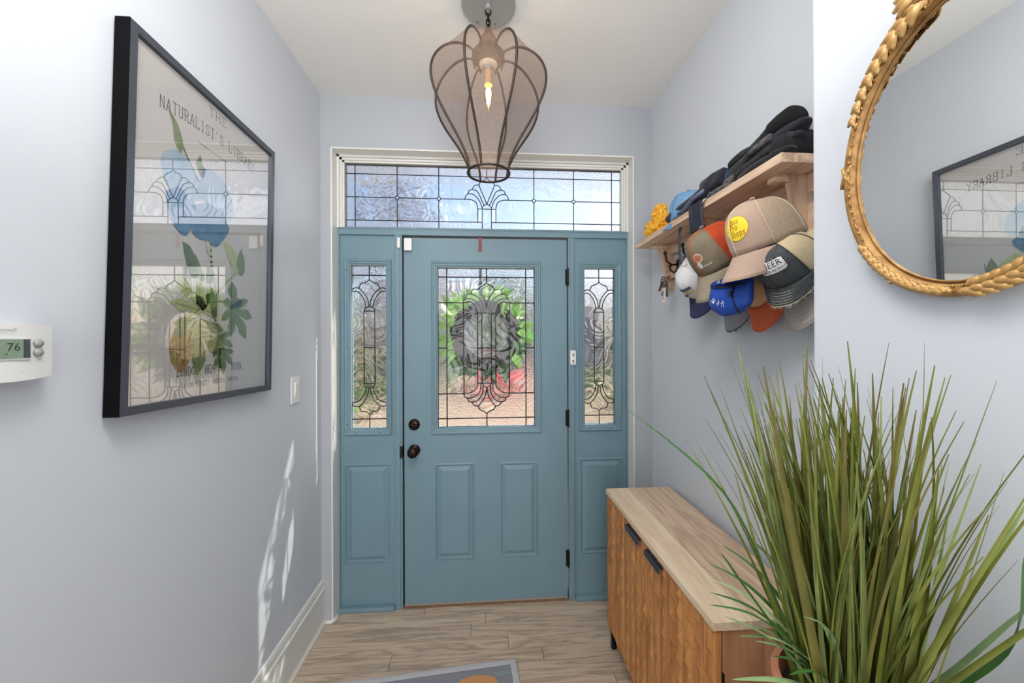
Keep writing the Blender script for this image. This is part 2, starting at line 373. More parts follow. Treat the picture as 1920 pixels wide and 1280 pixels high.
b3 = MB(); b3.tube([(XL+.024, WY-.008, .010), (OX0-.004, WY-.008, .010), (OX0+.010, WY+.006, .010), (OX0+.012, -.03, .010)], .011, 10)
b3.tube([(XR-.02, WY-.008, .010), (OX1+.004, WY-.008, .010), (OX1-.010, WY+.006, .010), (OX1-.012, -.03, .010)], .011, 10); S(b3, 'baseboard_back', M_white, smooth=True)

# ------------------------------------------------------------------ leaded glass
def leaded(parent, rect, lines, kindof, yc, came_w=.0045):
    x0, x1, z0, z1 = rect
    ls = [[(x0, z0), (x1, z0), (x1, z1), (x0, z1), (x0, z0)]]+lines
    V = []; E = []
    for l in ls:
        k = len(V); V += [Vector(p) for p in l]; E += [(k+i, k+i+1) for i in range(len(l)-1)]
    vo, eo, fo, ov, oe, of = delaunay_2d_cdt(V, E, [], 0, 4e-4)
    con = {tuple(sorted(e)) for e, src in zip(eo, oe) if src}
    adj = {}
    for fi, f in enumerate(fo):
        for i in range(3): adj.setdefault(tuple(sorted((f[i], f[(i+1) % 3]))), []).append(fi)
    seen = set(); th = .004
    for s0 in range(len(fo)):
        if s0 in seen: continue
        st = [s0]; seen.add(s0); reg = []
        while st:
            c = st.pop(); reg.append(c); f = fo[c]
            for i in range(3):
                e = tuple(sorted((f[i], f[(i+1) % 3])))
                if e in con: continue
                for o2 in adj[e]:
                    if o2 not in seen: seen.add(o2); st.append(o2)
        area = 0; cx = cz = 0
        for c in reg:
            a, b, d = (vo[i] for i in fo[c]); ar = abs((b-a).cross(d-a))/2; area += ar; m_ = (a+b+d)/3; cx += m_.x*ar; cz += m_.y*ar
        if area < 8e-6: continue
        cx /= area; cz /= area
        if not (x0 < cx < x1 and z0 < cz < z1): continue
        kd = kindof(cx, cz, area)
        bm = bmesh.new(); mp = {}
        fs = []
        for c in reg:
            t = []
            for i in fo[c]:
                if i not in mp: mp[i] = bm.verts.new((vo[i].x, yc-th/2, vo[i].y))
                t.append(mp[i])
            try: fs.append(bm.faces.new(t))
            except ValueError: pass
        bmesh.ops.recalc_face_normals(bm, faces=bm.faces[:])
        if sum(f.normal.y for f in bm.faces) > 0: bmesh.ops.reverse_faces(bm, faces=bm.faces[:])
        if kd == 'bevel':
            try:
                r = bmesh.ops.dissolve_faces(bm, faces=bm.faces[:], use_verts=False)
                w_ = min(.006, math.sqrt(area)*.16)
                bmesh.ops.inset_region(bm, faces=bm.faces[:], thickness=w_, depth=.0022, use_even_offset=True)
            except Exception: pass
        ex = bmesh.ops.extrude_face_region(bm, geom=bm.faces[:])
        vv = [g for g in ex['geom'] if isinstance(g, bmesh.types.BMVert)]
        for v in vv: v.co.y = yc+th/2
        bmesh.ops.recalc_face_normals(bm, faces=bm.faces[:])
        bmesh.ops.triangulate(bm, faces=[f for f in bm.faces if len(f.verts) > 4])
        me = bpy.data.meshes.new('pane'); bm.to_mesh(me); bm.free()
        me.materials.append({'ham': M_ham, 'wat': M_wat, 'bevel': M_bev}[kd])
        part('pane', me, parent)
    cm = MB()
    for l in ls:
        pts = [(p[0], yc, p[1]) for p in l]
        cm.tube(pts, came_w/2, 6)
    return cm.build('came', M_lead, parent, True)
def spl(pts, n=6):
    """Catmull-Rom through 2-D points"""
    P = [pts[0]]+list(pts)+[pts[-1]]; out = []
    for i in range(1, len(P)-2):
        for k in range(n):
            t = k/n; r = []
            for d in (0, 1):
                a, b, c, e = P[i-1][d], P[i][d], P[i+1][d], P[i+2][d]
                r.append(.5*(2*b+(c-a)*t+(2*a-5*b+4*c-e)*t*t+(3*b-a-3*c+e)*t**3))
            out.append(tuple(r))
    out.append(tuple(pts[-1])); return out
def arc(cx, cz, r, a0, a1, n=10): return [(cx+r*math.cos(R(a0+(a1-a0)*i/n)), cz+r*math.sin(R(a0+(a1-a0)*i/n))) for i in range(n+1)]

def slab(name, m, X0, X1, Z0, Z1, y0, y1, holes, parent=None):
    xs = sorted({X0, X1, *[h[0] for h in holes], *[h[1] for h in holes]}); zs = sorted({Z0, Z1, *[h[2] for h in holes], *[h[3] for h in holes]})
    vs = {}; V = []; F = []
    def vid(x, y_, z):
        k = (round(x, 5), round(y_, 5), round(z, 5))
        if k not in vs: vs[k] = len(V); V.append(k)
        return vs[k]
    def hole(i, j):
        if i < 0 or j < 0 or i >= len(xs)-1 or j >= len(zs)-1: return True
        cx, cz = (xs[i]+xs[i+1])/2, (zs[j]+zs[j+1])/2
        return any(h[0] < cx < h[1] and h[2] < cz < h[3] for h in holes)
    for i in range(len(xs)-1):
        for j in range(len(zs)-1):
            if hole(i, j): continue
            a, b, c, d = xs[i], xs[i+1], zs[j], zs[j+1]
            F.append((vid(a, y0, c), vid(b, y0, c), vid(b, y0, d), vid(a, y0, d))); F.append((vid(a, y1, d), vid(b, y1, d), vid(b, y1, c), vid(a, y1, c)))
            if hole(i-1, j): F.append((vid(a, y0, c), vid(a, y0, d), vid(a, y1, d), vid(a, y1, c)))
            if hole(i+1, j): F.append((vid(b, y0, d), vid(b, y0, c), vid(b, y1, c), vid(b, y1, d)))
            if hole(i, j-1): F.append((vid(b, y0, c), vid(a, y0, c), vid(a, y1, c), vid(b, y1, c)))
            if hole(i, j+1): F.append((vid(a, y0, d), vid(b, y0, d), vid(b, y1, d), vid(a, y1, d)))
    return S(MB().add(V, F), name, m, parent)
def ring_prof(rect, prof, yf, fill=True):
    """nested rectangles (inset, height toward the room)"""
    x0, x1, z0, z1 = rect; mb = MB(); V = []; F = []
    for d, h in prof: V += [(x0+d, yf-h, z0+d), (x1-d, yf-h, z0+d), (x1-d, yf-h, z1-d), (x0+d, yf-h, z1-d)]
    for k in range(len(prof)-1):
        for i in range(4): F.append((4*k+i, 4*k+(i+1) % 4, 4*k+4+(i+1) % 4, 4*k+4+i))
    if fill: k = 4*(len(prof)-1); F.append((k, k+1, k+2, k+3))
    return mb.add(V, F)
PANEL = [(0, 0), (.004, .0025), (.009, .003), (.013, -.004), (.019, -.005), (.036, .002), (.04, .0035)]
FRAME = [(0, -.001), (.001, .008), (.007, .012), (.014, .010), (.017, .006), (.024, .0055), (.028, .002), (.033, -.004), (.035, -.016)]

# door ---------------------------------------------------------------
DG = (.187, .731, .987, 1.880)
dp = [(.168, .389, .252, .791), (.529, .747, .252, .789)]
door = slab('door_1', M_blue, .004, .914, .012, 2.042, 0, .044, [DG]+dp)
gf = ring_prof((DG[0]-.035, DG[1]+.035, DG[2]-.035, DG[3]+.035), FRAME, 0, False).build('glass_frame', M_blue, door)
for p in dp: ring_prof(p, PANEL, 0).build('raised_panel', M_blue, door)
def door_lines():
    sx = (DG[1]-DG[0])/632; sz = (DG[3]-DG[2])/1053
    def c(p): return (DG[0]+(p[0]-118)*sx, DG[3]-(p[1]-122)*sz)
    CX = 434
    L = []
    def add(pts, curve=False, mirror=True):
        q = [c(p) for p in pts]; L.append(spl(q) if curve else q)
        if mirror: r = [c((2*CX-p[0], p[1])) for p in pts]; L.append(spl(r) if curve else r)
    A = add
    A([(118, 181), (750, 181)], mirror=False); A([(118, 1119), (750, 1119)], mirror=False)
    A([(175, 122), (175, 1175)]); A([(434, 122), (434, 215)], mirror=False); A([(434, 1090), (434, 1175)], mirror=False)
    A([(118, 351), (283, 351)]); A([(118, 652), (175, 652)]); A([(118, 955), (285, 955)])
    A([(283, 351), (285, 955)])
    A([(434, 215), (415, 233), (392, 246), (378, 268)], 1); A([(378, 268), (405, 300), (425, 345), (434, 392)], 1)
    A([(378, 268), (358, 262), (340, 270), (332, 292)], 1); A([(332, 292), (370, 308), (402, 345), (416, 396)], 1)
    A([(332, 292), (312, 294), (302, 304), (300, 322)], 1); A([(300, 322), (342, 328), (382, 360), (402, 412)], 1)
    A([(300, 322), (287, 334), (283, 351)], 1); A([(283, 351), (330, 345), (365, 375), (374, 418)], 1)
    L.append([c(p) for p in [(402+64*(1-math.cos(t*PI/10))/2, 412-22*math.sin(t*PI/10)) for t in range(11)]])
    A([(402, 412), (403, 418)]); A([(374, 418), (494, 418)], mirror=False)
    A([(374, 418), (374, 887)]); A([(403, 418), (403, 887)]); A([(374, 652), (494, 652)], mirror=False); A([(374, 887), (494, 887)], mirror=False)
    L.append([c(p) for p in [(410+48*(1-math.cos(t*PI/10))/2, 887+26*math.sin(t*PI/10)) for t in range(11)]])
    A([(378, 887), (368, 920), (332, 948), (285, 955)], 1); A([(285, 955), (288, 975), (308, 986)], 1)
    A([(393, 887), (388, 940), (350, 978), (308, 986)], 1); A([(308, 986), (315, 1006), (338, 1012)], 1)
    A([(410, 890), (405, 955), (375, 1000), (338, 1012)], 1); A([(338, 1012), (352, 1034), (378, 1040)], 1)
    A([(434, 913), (425, 965), (405, 1005), (378, 1040)], 1); A([(378, 1040), (388, 1062), (415, 1074), (434, 1090)], 1)
    return L, c
L, cc = door_lines()
xa, xb = cc((283, 0))[0], cc((585, 0))[0]; zt, zb = cc((0, 215))[1], cc((0, 1090))[1]
bx0, bx1, bz0, bz1 = cc((175, 0))[0], cc((693, 0))[0], cc((0, 1119))[1], cc((0, 181))[1]
def kd(x, z, a):
    if x < bx0 or x > bx1 or z < bz0 or z > bz1: return 'ham'
    if xa < x < xb and zb < z < zt and a < .0045: return 'bevel'
    return 'wat' if xa < x < xb and zb < z < zt else 'ham'
def kd_door(x, z, a):
    k = kd(x, z, a)
    return 'wat' if (k == 'ham' and bx0 < x < bx1 and z > 1.12 and z < bz1) else k
leaded(door, DG, L, kd_door, .022, .0066)
# hardware on the door
k = MB(); M4 = Matrix.Translation((.058, 0, .868)) @ Matrix.Rotation(R(90), 4, 'X')
k.lathe([(.032, -.004), (.032, .004), (.028, .008), (.014, .010), (.012, .028), (.014, .034), (.026, .042), (.0295, .052), (.027, .062), (.018, .067), (.004, .068)], 28, M4); kb = k.build('door_knob', M_bronze, door, True)
MB().box(.052, .064, -.0705, -.066, .866, .8695).build('privacy_button', M_black, kb)
k = MB(); M4 = Matrix.Translation((.058, 0, 1.010)) @ Matrix.Rotation(R(90), 4, 'X')
k.lathe([(.031, -.004), (.031, .006), (.027, .014), (.02, .017), (.004, .018)], 28, M4); db = k.build('deadbolt', M_bronze, door, True)
MB().bbox(.042, .075, -.030, -.015, 1.005, 1.015, .003).build('thumb_turn', M_bronze, db)
for z in (1.83, 1.031, .236):
    h = MB(); h.tube([(.918, -.012, z-.045), (.918, -.012, z+.045)], .0065, 12); h.tube([(.918, -.012, z+.045), (.918, -.012, z+.052)], [.0065, .003], 12)
    h.tube([(.918, -.012, z-.045), (.918, -.012, z-.052)], [.0065, .003], 12); h.box(.905, .931, -.006, .004, z-.045, z+.045)
    h.build('hinge', M_black, door, 'auto')
MB().bbox(-.018, -.004, -.02, .02, .83, .895, .003).build('strike_plate', M_black, door)
MB().box(-.0035, .0038, .01, .03, .0, 2.05).build('weatherstrip', M_black, door)
MB().bbox(.004, .914, -.004, .05, .008, .018, .002).build('door_sweep', mat('sweep_rubber', (150, 140, 130), .7), door)

# sidelights ----------------------------------------------------------
def sidelight(name, X0, X1, G):
    P = (X0+.022, X1-.028, .253, .8) if X0 < 0 else (X0+.028, X1-.022, .253, .8)
    w = slab(name, M_blue, X0, X1, .02, 2.056, .0, .044, [G, P])
    ring_prof((G[0]-.032, G[1]+.032, G[2]-.034, G[3]+.034), FRAME[:-1]+[(.034, -.016)], 0, False).build('glass_frame', M_blue, w)
    ring_prof(P, PANEL, 0).build('raised_panel', M_blue, w)
    sx = (G[1]-G[0])/192; sz = (G[3]-G[2])/970; CX = 296
    def c(p): return (G[0]+(p[0]-200)*sx, G[3]-(p[1]-252)*sz)
    L = []
    def A(pts, curve=False, mirror=True):
        q = [c(p) for p in pts]; L.append(spl(q) if curve else q)
        if mirror: r = [c((2*CX-p[0], p[1])) for p in pts]; L.append(spl(r) if curve else r)
    A([(200, 308), (392, 308)], mirror=False); A([(200, 1167), (392, 1167)], mirror=False)
    A([(296, 252), (296, 335)], mirror=False); A([(296, 1140), (296, 1222)], mirror=False)
    A([(296, 335), (275, 350), (250, 360), (240, 386)], 1)
    A([(240, 386), (220, 382), (202, 394), (200, 404)], 1); A([(240, 386), (265, 412), (286, 450), (293, 492)], 1); A([(200, 404), (235, 408), (265, 450), (278, 502)], 1)
    L.append([c((266+60*(1-math.cos(t*PI/10))/2, 522-26*math.sin(t*PI/10))) for t in range(11)])
    A([(266, 522), (266, 955)])
    for z in (522, 740, 955): A([(266, z), (326, z)], mirror=False)
    L.append([c((266+60*(1-math.cos(t*PI/10))/2, 955+26*math.sin(t*PI/10))) for t in range(11)])
    A([(278, 974), (265, 1020), (238, 1058), (200, 1070)], 1); A([(200, 1070), (210, 1090), (240, 1092)], 1)
    A([(291, 981), (286, 1020), (268, 1060), (240, 1092)], 1); A([(240, 1092), (250, 1120), (280, 1125), (296, 1140)], 1)
    zt, zb = c((0, 338))[1], c((0, 1138))[1]; za, zc_ = c((0, 308))[1], c((0, 1167))[1]
    def kk(x, z, a):
        if z > za or z < zc_: return 'ham'
        if a < .004 and zb < z < zt and abs(x-(G[0]+G[1])/2) < .085: return 'bevel'
        return 'wat'
    leaded(w, G, L, kk, .022, .006)
    sc_ = MB()
    for x in (G[0]-.017, G[1]+.017):
        for z in (G[2]+.03, (G[2]+G[3])/2, G[3]-.03): sc_.tube([(x, -.0105, z), (x, -.0065, z)], .0025, 8)
    for x in (G[0]+.03, G[1]-.03):
        for z in (G[2]-.019, G[3]+.019): sc_.tube([(x, -.0105, z), (x, -.0065, z)], .0025, 8)
    sc_.build('screws', M_black, w, kind='stuff')
    return w
sidelight('window_1', OX0+.012, -.043, (-.284, -.094, .990, 1.888))
sidelight('window_2', .956, OX1-.012, (1.017, 1.197, .989, 1.883))
# transom -------------------------------------------------------------
TG = (-.312, 1.236, 2.100, 2.445)
w3 = MB()
for q in ((TG[0]-.006, TG[0]+.002, TG[2]-.004, TG[3]+.01), (TG[1]-.002, TG[1]+.006, TG[2]-.004, TG[3]+.01), (TG[0], TG[1], TG[3], TG[3]+.01), (TG[0], TG[1], TG[2]-.009, TG[2])):
    w3.box(q[0], q[1], .004, .03, q[2], q[3])
w3 = S(w3, 'window_3', mat('grey_glazing_channel', (110, 112, 112), .5))
L = []; cx0 = .462
zT, zM, zB = 2.396, 2.268, 2.140
vx = [-.263, -.035, .194, .730, .959, 1.182]
for z in (zT, zB):
    if z == zT: L.append([(TG[0], z), (TG[1], z)])
L.append([(TG[0], zB), (cx0-.026, zB)]); L.append([(cx0+.026, zB), (TG[1], zB)])
for x in (vx[0], vx[-1]): L.append([(x, TG[2]), (x, TG[3])])
rr = .0095
for x in vx[1:5]:
    L.append([(x, TG[2]), (x, zM-rr)]); L.append([(x, zM+rr), (x, TG[3])]); L.append(arc(x, zM, rr, -90, 270, 16))
segs = [TG[0], *[v for x in vx[1:3] for v in (x-rr, x+rr)]]
L.append([(TG[0], zM), (vx[1]-rr, zM)]); L.append([(vx[1]+rr, zM), (vx[2]-rr, zM)]); L.append([(vx[2]+rr, zM), (cx0-.124, zM)])
L.append([(cx0+.124, zM), (vx[3]-rr, zM)]); L.append([(vx[3]+rr, zM), (vx[4]-rr, zM)]); L.append([(vx[4]+rr, zM), (TG[1], zM)])
for s_ in (-1, 1):
    def q(*pts): L.append(spl([(cx0+s_*a, b) for a, b in pts]))
    L.append([(cx0+s_*.026, TG[2]), (cx0+s_*.026, zM-.053)]); L.append([(cx0+s_*.051, zB), (cx0+s_*.051, zM-.053)]); L.append([(cx0+s_*.026, zM-.053), (cx0+s_*.051, zM-.053)])
    q((0, zT), (.012, zT-.018), (.034, zT-.028), (.044, zT-.046)); q((.044, zT-.046), (.034, zT-.072), (.012, zM+.004), (0, zM-.028))
    q((.044, zT-.046), (.062, zT-.047), (.074, zT-.057), (.082, zT-.072)); q((.082, zT-.072), (.052, zT-.084), (.026, zM-.010), (.013, zM-.034))
    q((.082, zT-.072), (.098, zT-.078), (.106, zT-.096)); q((.106, zT-.096), (.072, zM+.026), (.040, zM-.010), (.026, zM-.053))
    q((.106, zT-.096), (.118, zM+.018), (.124, zM)); q((.124, zM), (.088, zM-.002), (.060, zM-.018), (.051, zM-.053))
L.append([(cx0+.026*math.cos(PI-t*PI/10), zM-.053+.026*math.sin(t*PI/10)) for t in range(11)])
L.append([(cx0-.026, zM-.053), (cx0+.026, zM-.053)]); L.append([(cx0, zT), (cx0, TG[3])])
def kt(x, z, a):
    if abs(x-cx0) < .028 and z < zB: return 'bevel'
    if z > zT or z < zB or x < vx[0] or x > vx[-1]: return 'ham'
    if a < .0035: return 'bevel'
    return 'wat'
leaded(w3, TG, L, kt, .018, .0052)

# ------------------------------------------------------------------ outside the door
def outside():
    S(MB().box(XL-1.2, XR+1.2, .11, 1.7, -.3, -.05), 'porch_floor', mat('porch_concrete', (186, 178, 168), .8, var=.15, vscale=8))
    S(MB().box(-30, 30, .11, 60, -.9, -.6), 'ground', mat('driveway_concrete', (146, 128, 110), .85, rgb2=(126, 110, 94), vscale=1.5))
    S(MB().box(XL-3.0, XR+3.0, .10, .50, 2.66, 2.80), 'added_eave', mat('added_eave_paint', (226, 218, 190), .7))  # overhang out of view, added to keep the sun off the transom
    S(MB().box(XL-3.0, XL-.15, .02, .12, -.3, 2.8), 'wall_outer', mat('brick_outside', (150, 110, 95), .8))
    g = tag(MB().box(-9, -3.2, 5.5, 9.4, -.6, -.55).build('lawn', mat('lawn_green', (96, 122, 58), .9, var=.4, vscale=20)), 'strip of green lawn left of the driveway outside'); g['kind'] = 'stuff'
    # house across
    h = empty('house', 'pale grey house with a gable roof seen through the door glass', 'house', (2, 22, -.6))
    MB().box(-9, 9, 0, 8, 0, 4.2).build('wall', mat('house_siding', (150, 150, 164), .8), h)
    r = MB(); r.add([(-9.5, -.6, 4.1), (9.5, -.6, 4.1), (9.5, 8.6, 4.1), (-9.5, 8.6, 4.1), (-9.5, 4, 6.4), (9.5, 4, 6.4)], [(0, 1, 5, 4), (3, 4, 5, 2), (0, 4, 3), (1, 2, 5), (0, 3, 2, 1)]); r.build('roof', mat('house_roof', (120, 116, 124), .8), h)
    MB().box(-3.5, 1.5, -.06, .05, 0, 2.6).build('garage_door', mat('garage_white', (214, 210, 205), .6), h)
    for x in (3.4, 6.2): 
        f = MB().box(x, x+1.4, -.05, .05, 1.2, 2.6).build('window', M_white, h); MB().box(x+.1, x+1.3, -.07, -.05, 1.3, 2.5).build('glazing', mat('far_glazing', (70, 82, 96), .1), f)
    # red car, parked nose on
    c = empty('car', 'red car parked on the driveway beyond the wreath', 'car', (.95, 10.5, -.6))
    red = mat('red_car_paint', (196, 30, 34), .25, spec=.8)
    def hullf(pts, w0): 
        mb = MB(); n = len(pts); V = []
        for s_, k in ((-1, .9), (-1, 1), (1, 1), (1, .9)):
            for (y_, z_) in pts: V.append((s_*w0*(.94 if k == .9 else 1), y_, z_ if k == 1 else z_))
        F = [tuple(range(n))[::-1], tuple(range(3*n, 4*n))]
        for j in range(3):
            for i in range(n): F.append((j*n+i, j*n+(i+1) % n, (j+1)*n+(i+1) % n, (j+1)*n+i))
        return mb.add(V, F)
    hullf([(0, .28), (0, .62), (.12, .74), (1.0, .86), (3.9, .9), (4.3, .8), (4.35, .3)], .88).build('body', red, c)
    hullf([(1.0, .86), (1.65, 1.34), (3.1, 1.38), (3.95, .9)], .70).build('cabin', mat('car_glass', (40, 48, 58), .1), c)
    for x in (-.8, .8):
        for y_ in (.75, 3.5): MB().lathe([(.3, -.1), (.33, -.06), (.33, .06), (.3, .1)], 20, Matrix.Translation((x, y_, .33)) @ Matrix.Rotation(R(90), 4, 'Y')).build('wheel', M_black, c, 'auto')
    for x in (-.62, .62): MB().box(x-.16, x+.16, -.02, .05, .56, .68).build('headlight', mat('headlight', (235, 235, 235), .1), c)
    MB().box(-.4, .4, -.015, .05, .40, .54).build('grille', M_black, c)
    # shrubs, each with leaves grown over twigs
    rr_ = random.Random(3)
    lm = [mat('shrub_leaf_green', (120, 158, 62), .6, rgb2=(70, 110, 40), vscale=6), mat('shrub_leaf_dark', (70, 100, 50), .6, rgb2=(96, 130, 62), vscale=6)]
    def shrub(x, y_, wd, ht, n, m, label, cat='shrub', z0=-.6, leaf=.09, trunk=.2):
        e = empty(cat, label, cat, (x, y_, z0), group='plants growing outside')
        st = MB()
        for i in range(7):
            a = rr_.uniform(0, 2*PI); st.tube([(0, 0, 0), (math.cos(a)*wd*.15, math.sin(a)*wd*.15, ht*.4), (math.cos(a)*wd*.35, math.sin(a)*wd*.35, ht*.85)], [trunk*.1, trunk*.07, trunk*.02], 6)
        st.build('stem', mat('bark', (98, 80, 62), .9), e)
        lf = MB()
        for i in range(n):
            d = Vector((rr_.gauss(0, 1), rr_.gauss(0, 1), rr_.gauss(0, 1))).normalized()*rr_.uniform(.45, 1)**.5
            p = Vector((d.x*wd/2, d.y*wd/2, ht*.58+d.z*ht*.42)); q = Euler((rr_.uniform(0, 6), rr_.uniform(0, 6), rr_.uniform(0, 6))).to_matrix().to_4x4()
            lf.add([(-leaf*.35, 0, 0), (0, -leaf, 0), (leaf*.35, 0, .01), (0, leaf, 0)], [(0, 1, 2), (0, 2, 3)], Matrix.Translation(p) @ q)
        lf.build('foliage', m, e, kind='stuff')
    shrub(-2.6, 8.2, 1.6, 1.9, 1500, lm[1], 'leafy shrub outside left of the driveway')
    shrub(-1.2, 10.2, 1.5, 1.5, 1000, lm[0], 'bright low shrub beside the driveway, seen through the left sidelight')
    shrub(3.4, 7.0, 1.6, 1.4, 1000, lm[0], 'bright shrub outside, right of the red car')
    shrub(5.2, 9.0, 2.2, 2.2, 1300, lm[1], 'dark shrub outside, farthest to the right')
    shrub(-3.0, 12, 4.5, 8.0, 3600, mat('bare_twig_leaf', (150, 140, 140), .8), 'thin tall tree standing beyond the driveway, left half of the transom', 'tree', leaf=.12, trunk=1.6)
    shrub(1.2, 15, 3.0, 5.6, 1700, lm[1], 'green tree standing before the house', 'tree', leaf=.14, trunk=1.2)
    # tall grasses near the left sidelight
    e = empty('ornamental_grass', 'pale grass tuft by the porch outside the left sidelight', 'grass', (-.55, 2.6, -.6)); gb = MB()
    for i in range(150):
        a = rr_.uniform(0, 2*PI); l_ = rr_.uniform(.7, 1.25); t_ = rr_.uniform(.05, .4)
        gb.tube([(0, 0, 0), (math.cos(a)*t_*.3, math.sin(a)*t_*.3, l_*.6), (math.cos(a)*t_, math.sin(a)*t_, l_)], [.006, .005, .001], 3, flat=.3)
    gb.build('tuft', mat('dry_grass', (176, 170, 96), .7), e, kind='stuff')
    # wreath on the outer face of the door
    wt = empty('wreath', 'dark twig wreath with green leaves hung on the outside of the door glass', 'wreath', (.452, .105, 1.505))
    tw = MB()
    for i in range(90):
        off = Vector((rr_.uniform(-.027, .027), rr_.uniform(-.02, .02))); ph = rr_.uniform(0, 6); a0 = rr_.uniform(0, 6)
        pts = []
        for kk_ in range(40):
            a = 2*PI*kk_/40; r_ = .168+off.x+.010*math.sin(5*a+ph); pts.append((r_*math.cos(a+a0), off.y+.010*math.cos(7*a+ph), r_*math.sin(a+a0)))
        tw.tube(pts, .0045, 5, closed=True)
    tw.build('twig_ring', mat('dark_twigs', (26, 19, 16), .95), wt)
    MB().tube([(.168*math.cos(2*PI*i/48), 0, .168*math.sin(2*PI*i/48)) for i in range(48)], .021, 10, closed=True).build('ring_core', MC['dark_twigs'], wt)  # plain solid core, added to keep the washed-out twig ring dark
    for m_i, m_ in enumerate((mat('wreath_leaf_bright', (134, 186, 66), .5), mat('wreath_leaf_deep', (52, 96, 36), .5))):
        lf = MB(); lf.sheet(lambda u, v: ((v-.5)*.034*math.sin(PI*min(1, u*.9+.08)), .012*math.sin(u*3), u*.115), 6, 2, .0008); me0 = None
        for i in range(115 if m_i == 0 else 50):
            a = rr_.uniform(-30, 215) if m_i == 0 else rr_.uniform(200, 340)
            a = R(a); rad = rr_.uniform(.15, .21) if m_i == 0 else rr_.uniform(.14, .19)
            if i == 0: ob = lf.build('leaf', m_, wt); me0 = ob.data
            else: ob = part('leaf', me0, wt)
            out = a+rr_.uniform(-.9, .9)
            Mx = Matrix.Translation((rad*math.cos(a), rr_.uniform(-.025, .03), rad*math.sin(a))) @ Matrix.Rotation(PI/2-out, 4, 'Y') @ Matrix.Rotation(rr_.uniform(-.5, .5), 4, 'X') @ Matrix.Rotation(rr_.uniform(0, 3), 4, 'Z')
            ob.matrix_local = Mx @ Matrix.Scale(rr_.uniform(.85, 1.3), 4)
    hg = empty('wreath_hanger', 'brown metal wreath hanger hooked over the top of the door', 'hanger', (.424, 0, 2.03))
    MB().tube([(0, -.004, -.058), (0, -.0045, -.005)], .008, 10, flat=.5).bbox(-.009, .009, -.0055, -.0025, -.06, .018, .001).build('inner_hook', mat('hanger_brown', (110, 62, 50), .35, metal=.5), hg)
    MB().box(-.008, .008, -.005, .05, .0125, .0145).box(-.008, .008, .047, .051, -.34, .0145).tube([(0, .05, -.34), (0, .075, -.345), (0, .085, -.32)], .005, 8).build('strap', M_black, hg)
outside()

# ------------------------------------------------------------------ small things on the door frame and left wall
o = empty('door_sensor', 'white alarm sensor box at the top left corner of the door', 'sensor', (.030, 0, 2.0))
MB().bbox(-.021, .021, -.024, 0, -.034, .034, .005).build('housing', M_white_plastic, o, 'auto')
MB().bbox(-.018, .018, -.0265, -.022, -.033, -.028, .002).build('battery_cover', M_white_plastic, o)
o = empty('sensor_magnet', 'slim white alarm magnet on the blue post beside the sensor box', 'sensor', (-.018, -.017, 2.005))
MB().bbox(-.008, .008, -.014, 0, -.026, .030, .004).build('housing', M_white_plastic, o, 'auto')
o = empty('latch_plate', 'small white metal plate on the blue post between the right hinges', 'plate', (.944, -.018, 1.375))
MB().bbox(-.016, .016, -.010, 0, -.040, .040, .003).build('plate', M_white_plastic, o, 'auto')
for z in (-.018, .018): MB().tube([(0, -.0125, z), (0, -.009, z)], .0055, 10).bbox(-.003, .003, -.014, -.010, z-.012, z-.004, .001).build('bolt', mat('pewter', (120, 116, 108), .4, metal=.8), o)
for zz in (-.033, .033):
    for xx in (-.011, .011): MB().tube([(xx, -.0112, zz), (xx, -.009, zz)], .0022, 8).build('screw', M_black, o)

o = empty('light_switch', 'white rocker light switch on the left wall near the corner', 'switch', (XL, -.353, 1.256))
MB().bbox(0, .006, -.038, .038, -.060, .060, .003).build('plate', M_white_plastic, o, 'auto')
MB().bbox(.004, .009, -.018, .018, -.035, .035, .002).build('rocker_surround', M_white_plastic, o, 'auto')
rk = MB(); rk.add([(.008, -.015, -.031), (.008, .015, -.031), (.008, .015, .031), (.008, -.015, .031), (.0095, -.015, -.031), (.0095, .015, -.031), (.014, .015, .031), (.014, -.015, .031)], [(0, 1, 2, 3), (4, 5, 6, 7), (0, 1, 5, 4), (1, 2, 6, 5), (2, 3, 7, 6), (3, 0, 4, 7)])
rk.build('rocker', M_white_plastic, o)

o = empty('thermostat', 'white digital thermostat with a green screen on the left wall', 'thermostat', (XL, -1.405, 1.466))
MB().bbox(0, .012, -.060, .066, -.050, .046, .004).build('back_plate', M_white_plastic, o, 'auto')
def front(u, v):
    y_ = -.070+u*.140; z_ = -.049+v*.093; b = 1-(2*u-1)**2; return (.024+.008*b, y_, z_+(.003*b if v > .5 else -.006*b))
MB().sheet(front, 12, 4, .016).build('cover', M_white_plastic, o, 'auto')
MB().bbox(.034, .0415, -.055, .030, -.018, .022, .002).build('screen_bezel', mat('bezel_grey', (205, 207, 206), .4), o)
sn = MB().box(.0412, .0420, -.052, .018, -.014, .019).build('screen', mat('lcd_green', (130, 150, 128), .25), o)
lcd = mat('lcd_ink', (46, 66, 54), .6)
tf_ = lambda cy, cz, x: (lambda a, b: (x, cy+a, cz+b))
text_part('readout', '76', .020, tf_(.004, .005, .0423), lcd, o); text_part('readout', '11:07', .010, tf_(-.030, .009, .0423), lcd, o); text_part('readout', '°', .012, tf_(-.006, -.010, .0423), lcd, o)
MB().box(.0414, .0422, .018, .028, -.014, .019).build('screen_edge', mat('bezel_dark', (70, 76, 78), .4), o)
for z in (.012, -.005): MB().lathe([(.0075, 0), (.0075, .003), (.006, .005), (.001, .006)], 16, Matrix.Translation((.0375, .043, z)) @ Matrix.Rotation(R(90), 4, 'Y')).build('button', mat('button_grey', (150, 152, 152), .4), o, True)
prn = mat('grey_print', (140, 142, 145), .7)
text_part('lettering', 'Honeywell', .0088, tf_(-.012, .0355, .0434), prn, o)
